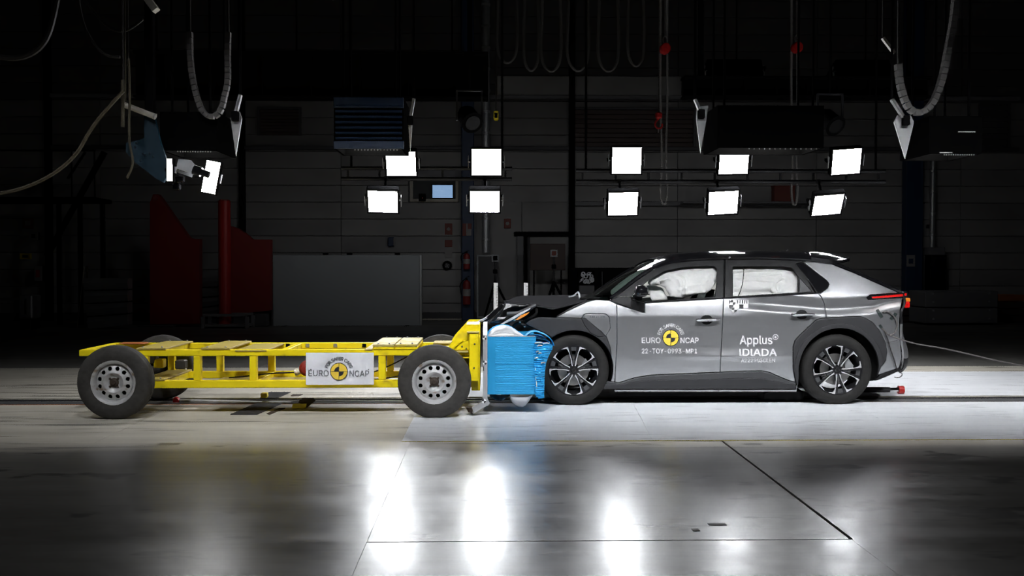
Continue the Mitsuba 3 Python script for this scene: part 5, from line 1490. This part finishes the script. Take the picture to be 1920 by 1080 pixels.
for (x0, x1, top, lab) in ((1238.5, 1251, 388, 'long hoist chain hanging with a red hook between the middle lamps'), (1484, 1495, 389, 'second long hoist chain hanging right of the middle, left of the rightmost lamps')):
    k = hang_loop('hoist_chain', lab, 'chain', [(x0, -10), (x0, 100), (x0, 200), (x0 + .5, 340), (x0 + 1.5, top - 12), ((x0 + x1) / 2, top), (x1 - 1.5, top - 12), (x1 - .5, 340), (x1, 200), (x1, 100), (x1, -10)], 17.0, .014, 'chain_pale', None, True)
for (px, py, lab) in ((1244, 95, 'round red hoist block high on the long chain in the upper middle'), (1489, 93, 'red hoist block high on the second chain at the upper right')):
    k = root('hoist_block', lab, 'hoist')
    p = at(px, py, 17.0)
    put(k + '__body', lathe_y([(0, -.1), (.07, -.1), (.085, -.06), (.085, .06), (.07, .1), (0, .1)], p + [0, -.15, 0], 20), 'red', 30)
    put(k + '__shackle', tube(spline([p + [0, -.15, .07], p + [.03, -.15, .14], p + [0, -.15, .2], p + [-.03, -.15, .14], p + [0, -.15, .07]], 16), .012, 6), 'steel')
    put(k + '__chain', rod(p + [0, -.15, .18], [p[0], p[1] - .15, HC - .01], .012, 6), 'cable_grey')
k = root('hoist_hook', 'red hook hanging beside the long hoist chain in the middle', 'hook')
p = at(1235, 225, 16.4)
put(k + '__block', bx(p[0] - .05, p[0] + .05, p[1] - .04, p[1] + .04, p[2] + .02, p[2] + .12, .02), 'red', False)
put(k + '__hook', tube(spline([p + q for q in np.array([[0, 0, .02], [-.045, 0, -.03], [-.05, 0, -.09], [0, 0, -.13], [.05, 0, -.10], [.052, 0, -.06]])], 24), .016, 7), 'red')
put(k + '__latch', tube([p + [.0, 0, -.13], p + [-.01, 0, -.2]], .012, 6), 'alu')
put(k + '__wire', rod(p + [0, 0, .12], [p[0], p[1], HC - .01], .008, 6), 'cable_dark')
k = root('pendant_control', 'small yellow pendant control hanging beside the grey pipe', 'control')
p = at(930, 217, 22.0)
put(k + '__body', bx(p[0] - .05, p[0] + .05, p[1] - .04, p[1] + .04, p[2] - .1, p[2] + .1, .02), 'yellow', False)
put(k + '__button', bx(p[0] - .03, p[0] + .03, p[1] - .05, p[1] - .039, p[2] - .05, p[2] + .05, .005), 'black_matt', False)
put(k + '__wire', rod(p + [0, 0, .1], [p[0], p[1], HC - .01], .014, 6), 'cable_dark')

# overhead gantry: dark beams above the lane
for (pa, pb, py0, py1, Y, lab) in ((255, 915, 100, 185, 17.5, 'wide black overhead crane beam at the upper left'), (1280, 1740, 146, 184, 17.5, 'black overhead crane beam at the upper right')):
    k = root('crane_beam', lab, 'beam')
    a, b = at(pa, py1, Y), at(pb, py0, Y)
    put(k + '__web', bx(a[0], b[0], Y, Y + .06, a[2], b[2], .01), 'black_matt', False)
    for z in (a[2], b[2] - .04):
        put(k + '__flange', bx(a[0], b[0], Y - .15, Y + .2, z, z + .04, .006), 'black_matt', False)
    for x in (a[0] + .3, b[0] - .3):
        put(k + '__hanger', bx(x - .04, x + .04, Y - .02, Y + .06, b[2], HC - .01), 'black_matt', False)
    for x in np.linspace(a[0] + .5, b[0] - .5, 7):
        put(k + '__stiffener', bx(x - .01, x + .01, Y - .14, Y, a[2] + .04, b[2] - .04), 'black_matt', False)
k = root('strip_lamp', 'short pale strip lamp hanging unlit at the very top left', 'tube')
a, b = at(275, -4, 10.1), at(293, 20, 10.1)
put(k + '__tube', bar(a, b, .06, .10, (0, 1, 0)), 'beige', False)
put(k + '__wire', rod(a, (a[0], a[1], HC - .01), .008, 6), 'cable_dark')
k = root('strip_lamp', 'short pale strip hanging slanted at the upper right', 'tube')
a, b = at(1655, 71, 11.9), at(1677, 100, 11.9)
put(k + '__tube', bar(a, b, .03, .05, (0, 1, 0)), 'beige', False)
put(k + '__wire', rod(a, (a[0], a[1], HC - .01), .008, 6), 'cable_dark')
for (px, py, lab) in ((1556, 228, 'black theatre spotlight hanging above the rightmost upper lamp'), (880, 222, 'dim spotlight hanging above the lamp left of the grey pipe')):
    k = root('spotlight', lab, 'spotlight')
    Y = 15.2
    p = at(px, py, Y)
    d = np.array([.35, -.75, -.55]); d /= np.linalg.norm(d)
    put(k + '__body', tube([p - d * .2, p - d * .12, p + d * .1, p + d * .14], [.10, .14, .14, .16], 20), 'black_matt')
    put(k + '__lens', tube([p + d * .14, p + d * .15], [.11, .11], 20), 'satin_black')
    put(k + '__yoke', cat(bx(p[0] - .19, p[0] - .165, Y - .02, Y + .02, p[2] - .03, p[2] + .4), bx(p[0] + .165, p[0] + .19, Y - .02, Y + .02, p[2] - .03, p[2] + .4), bx(p[0] - .19, p[0] + .19, Y - .02, Y + .02, p[2] + .38, p[2] + .4)), 'dark_steel', False)
    put(k + '__hanger', rod((p[0], Y, p[2] + .4), (p[0], Y, HC - .01), .016, 8), 'black_matt')

# ------------------------------------------------------------------ things along the back wall
def wall_box(name, label, cat_, px0, px1, py0, py1, m, Y=27.7, d=.12, c=.01, group=None, part='body', floor=False):
    k = root(name, label, cat_, group)
    a, b = at(px0, py1, Y), at(px1, py0, Y)
    put(k + '__' + part, bx(a[0], b[0], Y, Y + d, 0.002 if floor else a[2], b[2], c), m, False)
    return k, a, b
# big grey board
k, a, b = wall_box('partition_board', 'large plain grey board standing behind the middle of the trolley', 'board', 512, 787, 478, 613, 'grey_board', 25.5, .08, .01, part='panel')
put(k + '__frame', cat(bx(b[0], b[0] + .05, 25.45, 25.62, .002, b[2], .005)), 'alu', False)
put(k + '__frame', bx(a[0] - .03, a[0], 25.45, 25.62, .002, b[2], .005), 'grey_dark', False)
for px in (610, 655, 745):
    x = at(px, 478, 25.5)[0]
    put(k + '__clip', bx(x - .06, x + .06, 25.48, 25.6, b[2], b[2] + .05, .01), 'black_matt', False)
for x in (a[0] + .3, b[0] - .3):
    put(k + '__foot', bx(x - .06, x + .06, 25.2, 25.9, .002, a[2] + .0, .01), 'black_matt', False)
# red fixtures
k = root('red_fixture', 'tall dark red steel fixture with a sloping top, left of the red post', 'fixture')
Y = 25.0
put(k + '__plate', poly_prism(Polygon([at(*q, Y)[[0, 2]] for q in ((281, 608), (281, 380), (287, 364), (296, 364), (352, 444), (360, 448), (374, 448), (374, 607))]), Y, Y + .25), 'red_dull', False)
put(k + '__base', bx(at(260, 620, Y)[0], at(330, 620, Y)[0], Y - .1, Y + .5, .002, at(300, 609, Y)[2], .02), 'grey_dark', False)
put(k + '__top_pin', rod(at(291, 372, Y - .02), at(291, 372, Y + .3), .06, 14), 'red_dull')
k = root('red_fixture', 'dark red steel fixture with a curved shoulder right of the red post', 'fixture')
put(k + '__plate', poly_prism(Polygon([at(*q, Y)[[0, 2]] for q in ((433, 590), (433, 424), (445, 428), (460, 438), (473, 449), (507, 449), (507, 582))]), Y, Y + .25), 'red_dull', False)
put(k + '__base', bx(at(436, 610, Y)[0], at(500, 610, Y)[0], Y, Y + .3, .002, at(460, 588, Y)[2], .02), 'grey_dark', False)
k = root('red_post', 'round bright red upright post standing on a grey frame', 'post')
p = at(422, 607, 24.6); t = at(422, 377, 24.6)
put(k + '__tube', rod((p[0], 24.6, p[2]), (p[0], 24.6, t[2]), .14, 24), 'red')
put(k + '__cap', rod((p[0], 24.6, t[2]), (p[0], 24.6, t[2] + .03), .12, 24), 'red_dull')
x0, x1 = at(384, 600, 24.5)[0], at(466, 600, 24.5)[0]
zf = at(420, 593, 24.5)[2]
k = root('low_stand', 'low grey steel stand under the red post', 'frame')
for x in (x0, x1):
    for y in (24.35, 24.95):
        put(k + '__leg', bx(x - .04, x + .04, y - .04, y + .04, .002, zf, .005), 'grey_mid', False)
for y in (24.35, 24.95):
    put(k + '__rail', bx(x0, x1, y - .04, y + .04, zf, zf + .06, .005), 'grey_mid', False)
put(k + '__rail', bx(x0, x1, 24.39, 24.91, p[2] - .06, p[2] - .002, .005), 'grey_mid', False)
# stacked silver panels
for (pts, Y, lab) in ((((157, 522), (240, 522), (240, 612), (166, 620)), 24.2, 'stack of silver ribbed panels leaning at the left, left of the red fixture'), (((374, 522), (410, 522), (410, 592), (374, 598)), 25.6, 'stack of silver ribbed panels between the red fixture and the red post')):
    k = root('panel_stack', lab, 'panel stack')
    n = 4 if Y < 25 else 4
    P_ = [at(*q, Y) for q in pts]
    for i in range(n):
        t0, t1 = i / n, (i + .88) / n
        q = [P_[0] + (P_[3] - P_[0]) * t for t in (t0, t1)] + [P_[1] + (P_[2] - P_[1]) * t for t in (t0, t1)]
        mid = [(q[0] + q[1]) / 2 + [0, -.07, .02], (q[2] + q[3]) / 2 + [0, -.07, .02]]
        put(k + '__panel', hull([v for v in q] + [v + [0, .3, 0] for v in q] + mid), 'alu', False)
        if i: put(k + '__strap', hull([v + [0, dy, dz] for v in (q[0], q[2]) for dy in (-.03, .3) for dz in (.01, .035)]), 'black_matt', False)
    zb = min(P_[3][2], P_[2][2])
    put(k + '__skid', bx(P_[3][0] + .05, P_[2][0] - .05, Y + .02, Y + .28, .002, zb - .002, .01), 'grey_dark', False)
# platform with stairs at the far left
k = root('platform', 'dark steel platform with a sloping stair at the far left', 'platform')
Y = 26.0
a, b = at(100, 372, Y), at(194, 372, Y)
put(k + '__deck', bx(XL + .05, b[0], Y - .6, Y + .6, a[2] - .1, a[2], .02), 'black_matt', False)
put(k + '__stair_beam', bar(at(196, 285, Y), at(88, 480, Y), .10, .16, (0, 1, 0)), 'black_matt', False)
put(k + '__stair_beam', bar(at(160, 285, Y), at(127, 335, Y), .05, .05, (0, 1, 0)), 'black_matt', False)
for px in (110, 150, 192):
    x = at(px, 372, Y)[0]
    put(k + '__post', bx(x - .05, x + .05, Y - .05, Y + .05, .002, a[2] - .1, .01), 'black_matt', False)
    put(k + '__railing_post', rod((x, Y - .5, a[2]), (x, Y - .5, a[2] + 1.1), .02, 8), 'black_matt')
put(k + '__handrail', rod((XL + .1, Y - .5, a[2] + 1.1), (b[0], Y - .5, a[2] + 1.1), .022, 8), 'black_matt')
for (x0, x1, y0, y1, m, lab) in ((42, 62, 409, 428, 'sign_red', 'small red and white sign at the far left, upper one'), (55, 70, 435, 450, 'paper', 'small pale sign with a dark square at the far left'), (37, 58, 475, 486, 'yellow', 'dim yellow sign at the far left'), (64, 78, 499, 527, 'paper', 'small white and red notice at the far left')):
    k, a, b = wall_box('wall_sign', lab, 'sign', x0, x1, y0, y1, m, 27.5, .04, .004, part='panel')
    put(k + '__mark', bx(a[0] + .25 * (b[0] - a[0]), b[0] - .25 * (b[0] - a[0]), 27.49, 27.5, a[2] + .25 * (b[2] - a[2]), b[2] - .25 * (b[2] - a[2])), 'paper' if m == 'sign_red' else 'black_matt' if 'dark square' in lab or m == 'yellow' else 'red', False)
    put(k + '__bracket', bx(a[0] + .02, a[0] + .08, 27.54, WY - .02, a[2], b[2]), 'black_matt', False)
k = root('wheeled_cabinet', 'pale glass-fronted cabinet standing low at the far left edge', 'cabinet')
a, b = at(35, 593, 24.0), at(60, 553, 24.0)
put(k + '__body', bx(a[0], b[0], 24.0, 24.5, .25, b[2], .03), 'alu', False)
put(k + '__tabletop', bx(a[0] - 1.5, a[0], 24.0, 24.6, b[2] - .12, b[2] - .08, .01), 'grey_mid', False)
put(k + '__window', bx((a[0] + b[0]) / 2 - .015, (a[0] + b[0]) / 2 + .015, 23.985, 24.0, .35, b[2] - .1), 'black_matt', False)
for x in (a[0] + .03, b[0] - .03): put(k + '__leg', bx(x - .03, x + .03, 24.05, 24.45, .002, .25, .005), 'black_matt', False)
put(k + '__leg', bx(a[0] - 1.4, a[0] - 1.34, 24.05, 24.5, .002, b[2] - .12, .005), 'black_matt', False)
k = root('stick', 'thin pale stick leaning behind the silver panel stack at the left', 'stick')
put(k + '__stick', rod([at(148, 500, 24.6)[0] - .05, 24.6, .004], at(158, 500, 24.6), .012, 6), 'beige')
put(k + '__stick', rod(at(163, 530, 24.62), at(163, 499, 24.62), .02, 6), 'rope')

# signs and safety gear around the blue column
for (x0, x1, y0, y1, m, lab) in ((834, 848, 419, 440, 'sign_red', 'dark red sign with a white symbol, topmost left of the blue column'), (834, 848, 450, 463, 'sign_red', 'faded red sign, second from the top left of the blue column'), (834, 848, 469, 483, 'paper', 'small pale grey notice above the dark round reel'), (945, 958, 410, 428, 'sign_red', 'faded red sign above the door frame')):
    k, a, b = wall_box('safety_sign', lab, 'sign', x0, x1, y0, y1, m, WY - .04, .055 if x0 > 900 else .02, .003, part='panel')
    if y0 < 430:
        cx_, cz_ = (a[0] + b[0]) / 2, (a[2] + b[2]) / 2
        put(k + '__symbol', hull([(cx_ + .05 * math.cos(t), WY - .045, cz_ + .05 * math.sin(t)) for t in np.linspace(0, 6, 8)] + [(cx_, WY - .04, cz_)]), 'paper', False)
k, a, b = wall_box('safety_sign', 'red and white fire sign at the top of the blue column', 'sign', 867, 884, 419, 442, 'paper', WY - .34, .02, .003, part='panel')
put(k + '__stripe', bx(a[0], (a[0] + b[0]) / 2 - .02, WY - .345, WY - .34, a[2], b[2]), 'sign_red', False)
put(k + '__stripe', bx((a[0] + b[0]) / 2 + .02, b[0], WY - .345, WY - .34, (a[2] + b[2]) / 2 + .01, b[2]), 'sign_red', False)
k = root('hose_reel', 'dark round reel on the wall left of the blue column', 'reel')
p = at(838.5, 498, WY - .06)
put(k + '__ring', lathe_y([(.07, -.04), (.125, -.04), (.125, .03), (.07, .03)], p, 24), 'black_matt', 30)
for i in range(4):
    a_ = i * math.pi / 2 + .6
    put(k + '__spoke', bar(p, p + np.array([.08 * math.cos(a_), 0, .08 * math.sin(a_)]), .02, .02, (0, 1, 0)), 'grey_mid', False)
put(k + '__disc', lathe_y([(0, .0), (.072, .0), (.072, .03), (0, .03)], p, 24), 'grey_dark', 30)
k = root('wall_socket', 'small blue socket box on the wall above the grey board', 'socket')
a, b = at(727, 462, WY - .15), at(739, 445, WY - .15)
put(k + '__body', bx(a[0], b[0], WY - .15, WY - .02, a[2], b[2], .02), 'navy', False)
put(k + '__cover', bx(b[0] - .02, b[0] + .01, WY - .17, WY - .05, a[2] + .02, b[2] - .02, .01), 'paper', False)
for (px, p0, p1, lab) in ((875, 470, 505, 'red fire extinguisher, upper one on the blue column'), (875, 518, 571, 'larger red fire extinguisher, lower one on the blue column')):
    k = root('fire_extinguisher', lab, 'fire extinguisher')
    a, b = at(px, p1, WY - .42), at(px, p0, WY - .42)
    H = b[2] - a[2]
    r = .085 if p0 < 500 else .10
    put(k + '__cylinder', lathe_z([(0, 0), (r * .9, 0), (r, .02), (r, H * .72), (r * .75, H * .82), (r * .3, H * .86), (0, H * .86)], (a[0], WY - .42, a[2]), 24), 'red_dull')
    put(k + '__valve', cat(lathe_z([(0, H * .86), (.025, H * .86), (.025, H * .94), (0, H * .94)], (a[0], WY - .42, a[2]), 10), bar((a[0] - .03, WY - .42, a[2] + H * .95), (a[0] + .07, WY - .42, a[2] + H), .02, .015)), 'black_matt')
    put(k + '__hose', tube(spline([(a[0] - .02, WY - .42, a[2] + H * .92), (a[0] - r - .05, WY - .44, a[2] + H * .75), (a[0] - r - .03, WY - .44, a[2] + H * .35)], 16), .012, 6), 'black_matt')
    put(k + '__label', lathe_z([(r + .002, H * .3), (r + .004, H * .3), (r + .004, H * .55), (r + .002, H * .55)], (a[0], WY - .42, a[2]), 24), 'paper')
    put(k + '__bracket', bx(a[0] - .03, a[0] + .03, WY - .42 + r, WY - .302, a[2] + H * .4, a[2] + H * .46), 'black_matt', False)
# conduits
for (px, y0, y1, r, lab) in ((911, -12, 475, .10, 'grey vertical pipe with ribs running up the wall left of the door'), (1748, 300, 465, .07, 'grey vertical pipe on the wall behind the tail of the car')):
    k = root('conduit', lab, 'pipe')
    a, b = at(px, y1 - 1.5, WY - .35), at(px, y0, WY - .35)
    z1 = min(b[2], HC - .02) if y0 < 0 else b[2]
    put(k + '__pipe', rod((a[0], WY - .35, a[2]), (a[0], WY - .35, z1), r, 16), 'alu')
    for z in np.arange(a[2] + .3, z1, .55):
        put(k + '__collar', lathe_z([(r - .005, z), (r + .015, z), (r + .015, z + .06), (r - .005, z + .06)], (a[0], WY - .35, 0), 16), 'alu')
    put(k + '__bracket', bx(a[0] - .03, a[0] + .03, WY - .25, WY - .02, a[2] + .5, a[2] + .6), 'dark_steel', False)
k, a, b = wall_box('pipe_cabinet', 'tall dark cabinet with a pale outline under the grey pipe', 'cabinet', 894, 934, 478, 596, 'grey_dark', WY - .4, .38, .01, floor=False)
put(k + '__door_outline', cat(bx(a[0], a[0] + .04, WY - .42, WY - .4, a[2], b[2]), bx(a[0], b[0], WY - .42, WY - .4, b[2] - .04, b[2]), bx(a[0], b[0], WY - .42, WY - .4, a[2], a[2] + .04)), 'grey_board', False)
put(k + '__plinth', bx(a[0], b[0], WY - .38, WY - .04, .002, a[2]), 'grey_mid', False)
k, a, b = wall_box('pipe_cabinet', 'tall dark cabinet with a pale top box behind the tail of the car', 'cabinet', 1744, 1775, 478, 545, 'black_matt', WY - .4, .38, .01)
put(k + '__top_box', bx(a[0] - .05, b[0] - .05, WY - .42, WY - .05, b[2], b[2] + .2, .01), 'grey_mid', False)
put(k + '__plinth', bx(a[0], b[0], WY - .38, WY - .04, .002, a[2]), 'black_matt', False)
k, a, b = wall_box('wall_notice', 'small pale notice on the dark column behind the tail of the car', 'notice', 1700, 1716, 478, 500, 'paper', WY - .34, .02, .003, part='panel')
put(k + '__symbol', bx(a[0] + .05, b[0] - .05, WY - .345, WY - .34, a[2] + .08, b[2] - .1), 'navy', False)
# black target board on the door, tripods
k, a, b = wall_box('target_board', 'square dark brown board standing in front of the pale door', 'board', 994, 1060, 457, 507, 'brown', 27.0, .06, .01, part='panel')
for x in (a[0] + .1, b[0] - .1):
    put(k + '__leg', bx(x - .02, x + .02, 27.06, 27.1, .002, b[2] - .1), 'black_matt', False)
for (px, py, lab) in ((1038.5, 475, 'black tripod with a small white and red target in front of the dark board'), (928.5, 484, 'black tripod with a small white-framed target left of the door')):
    Y = 24.0
    k = root('tripod', lab, 'tripod')
    p = at(px, py, Y)
    put(k + '__target_frame', cat(bx(p[0] - .08, p[0] + .08, Y - .05, Y - .03, p[2] + .05, p[2] + .08), bx(p[0] - .08, p[0] + .08, Y - .05, Y - .03, p[2] - .08, p[2] - .05), bx(p[0] - .08, p[0] - .05, Y - .05, Y - .03, p[2] - .05, p[2] + .05), bx(p[0] + .05, p[0] + .08, Y - .05, Y - .03, p[2] - .05, p[2] + .05)), 'grey_board', False)
    put(k + '__target_disc', bx(p[0] - .05, p[0] + .05, Y - .045, Y - .03, p[2] - .05, p[2] + .05), 'sign_red' if px > 1000 else 'black_matt', False)
    hub = np.array([p[0], Y, at(px, 528, Y)[2]])
    put(k + '__column', rod(p + [0, 0, -.08], hub, .025, 10), 'dark_steel')
    put(k + '__head', bx(p[0] - .05, p[0] + .05, Y - .04, Y + .04, p[2] - .35, p[2] - .25, .015), 'black_matt', False)
    for a_ in (-.5, 2.1, 4.2 + .4):
        e = np.array([p[0] + .62 * math.cos(a_), Y + .62 * math.sin(a_), .012])
        put(k + '__leg', tube([hub, (hub + e) / 2, e], [.032, .026, .016], 8), 'black_matt')
        put(k + '__brace', rod(hub + (e - hub) * .45, np.array([p[0], Y, hub[2] - .45]), .010, 6), 'black_matt')
# engine-like exhibit box
k = root('display_case', 'small framed case with silver machine parts behind the windscreen base', 'case')
Y = 25.0
a, b = at(1084, 535, Y), at(1117, 505, Y)
put(k + '__case', cat(bx(a[0], b[0], Y + .12, Y + .16, a[2], b[2]), bx(a[0], a[0] + .03, Y, Y + .12, a[2], b[2]), bx(b[0] - .03, b[0], Y, Y + .12, a[2], b[2]), bx(a[0], b[0], Y, Y + .12, a[2], a[2] + .03), bx(a[0], b[0], Y, Y + .12, b[2] - .03, b[2])), 'black_matt', False)
r3 = np.random.default_rng(3)
for i in range(18):
    x, z = a[0] + .06 + (b[0] - a[0] - .12) * r3.random(), a[2] + .06 + (b[2] - a[2] - .12) * r3.random()
    s_ = .03 + .03 * r3.random()
    if i % 3: put(k + '__gear', lathe_y([(s_ * .5, 0), (s_, 0), (s_, .05), (s_ * .5, .05)], (x, Y + .05, z), 12), 'foil', 30)
    else: put(k + '__lever', bar((x - s_, Y + .06, z - s_), (x + s_, Y + .06, z + s_ * .6), .02, .02, (0, 1, 0)), 'foil', False)
put(k + '__stand', bx(a[0] + .03, b[0] - .03, Y + .01, Y + .15, .002, a[2], .01), 'grey_mid', False)
k, a, b = wall_box('low_cabinet', 'low dark cabinet along the wall behind the windscreen of the car', 'cabinet', 1068, 1190, 502, 600, 'black_matt', 26.6, .6, .02, floor=True)
put(k + '__door', bx((a[0] + b[0]) / 2 - .01, (a[0] + b[0]) / 2 + .01, 26.585, 26.6, .1, b[2] - .1), 'grey_dark', False)
# boxes at the right
k = root('crate', 'large grey crate in two layers standing on the floor right of the car', 'crate')
Y = 25.2
x0, x1 = at(1735, 580, Y)[0], at(1871, 580, Y)[0]
for (p0, p1) in ((606, 578), (576, 546)):
    z0, z1 = at(1800, p0, Y)[2], at(1800, p1, Y)[2]
    kk = put(k + '__tier', bx(x0, x1, Y, Y + 1.0, z0, z1, .015), 'grey_mid', False)
    for px in (1750, 1855):
        for py in (p1 + 4, p1 + 20):
            put(kk + '__bolt', lathe_y([(0, -.02), (.02, -.02), (.03, 0), (0, 0)], at(px, py, Y), 8), 'alu', False)
put(k + '__skid', bx(x0 + .1, x1 - .1, Y + .05, Y + .9, .002, at(1800, 606, Y)[2] + .0, .01), 'black_matt', False)
for (px0, px1, lab) in ((1688, 1733, 'rusty orange stack of steel left of the grey crate behind the tail light'), (1873, 1922, 'rusty dark stack of steel at the right edge behind the crate')):
    k = root('steel_stack', lab, 'steel stack')
    x0, x1 = at(px0, 600, 26.4)[0], at(px1, 600, 26.4)[0]
    zt = at(1700, 552, 26.4)[2]
    for j in range(4):
        put(k + '__beam', bx(x0, x1, 26.4, 27.2, .002 + j * zt / 4, (j + .92) * zt / 4, .02), 'brown' if j < 3 else 'orange_rust', False)
# clutter behind: dark bench along the wall at the middle
k = root('wall_shelf', 'long narrow shelf on the wall behind the right lamps with a red box', 'shelf')
a, b = at(1440, 378, WY - .5), at(1500, 350, WY - .5)
put(k + '__board', bx(at(1280, 380, WY - .5)[0], at(1520, 380, WY - .5)[0], WY - .6, WY - .17, a[2] - .05, a[2], .01), 'grey_mid', False)
k = root('red_box', 'dull orange red box on the wall shelf between the right lamps', 'box')
put(k + '__body', bx(at(1452, 378, WY - .5)[0], at(1491, 378, WY - .5)[0], WY - .5, WY - .2, a[2] + .002, b[2], .01), 'sign_red', False)
put(k + '__lid', bx(at(1451, 378, WY - .5)[0], at(1492, 378, WY - .5)[0], WY - .51, WY - .19, b[2], b[2] + .03, .005), 'sign_red', False)
# upper wall openings: dark recess panels
for (x0, x1, y0, y1, lab) in ((1078, 1300, 206, 275, 'dark recessed shutter high on the wall behind the middle lamps'), (487, 560, 205, 253, 'dark square vent high on the wall left of the blue louvred bank'), (1840, 1890, 196, 283, 'dim grey shutter high on the wall at the right')):
    k = root('wall_shutter', lab, 'shutter')
    a, b = at(x0, y1, WY - .1), at(x1, y0, WY - .1)
    n = 8
    for j in range(n):
        put(k + '__slat', bx(a[0], b[0], WY - .10 + .01 * (j % 2), WY - .03, a[2] + (b[2] - a[2]) * j / n, a[2] + (b[2] - a[2]) * (j + .92) / n, .008), 'brown' if x1 < 1400 else 'grey_dark', False)
    put(k + '__frame', cat(bx(a[0] - .06, a[0], WY - .13, WY - .03, a[2], b[2]), bx(b[0], b[0] + .06, WY - .13, WY - .03, a[2], b[2]), bx(a[0] - .06, b[0] + .06, WY - .13, WY - .03, b[2], b[2] + .06)), 'grey_dark', False)
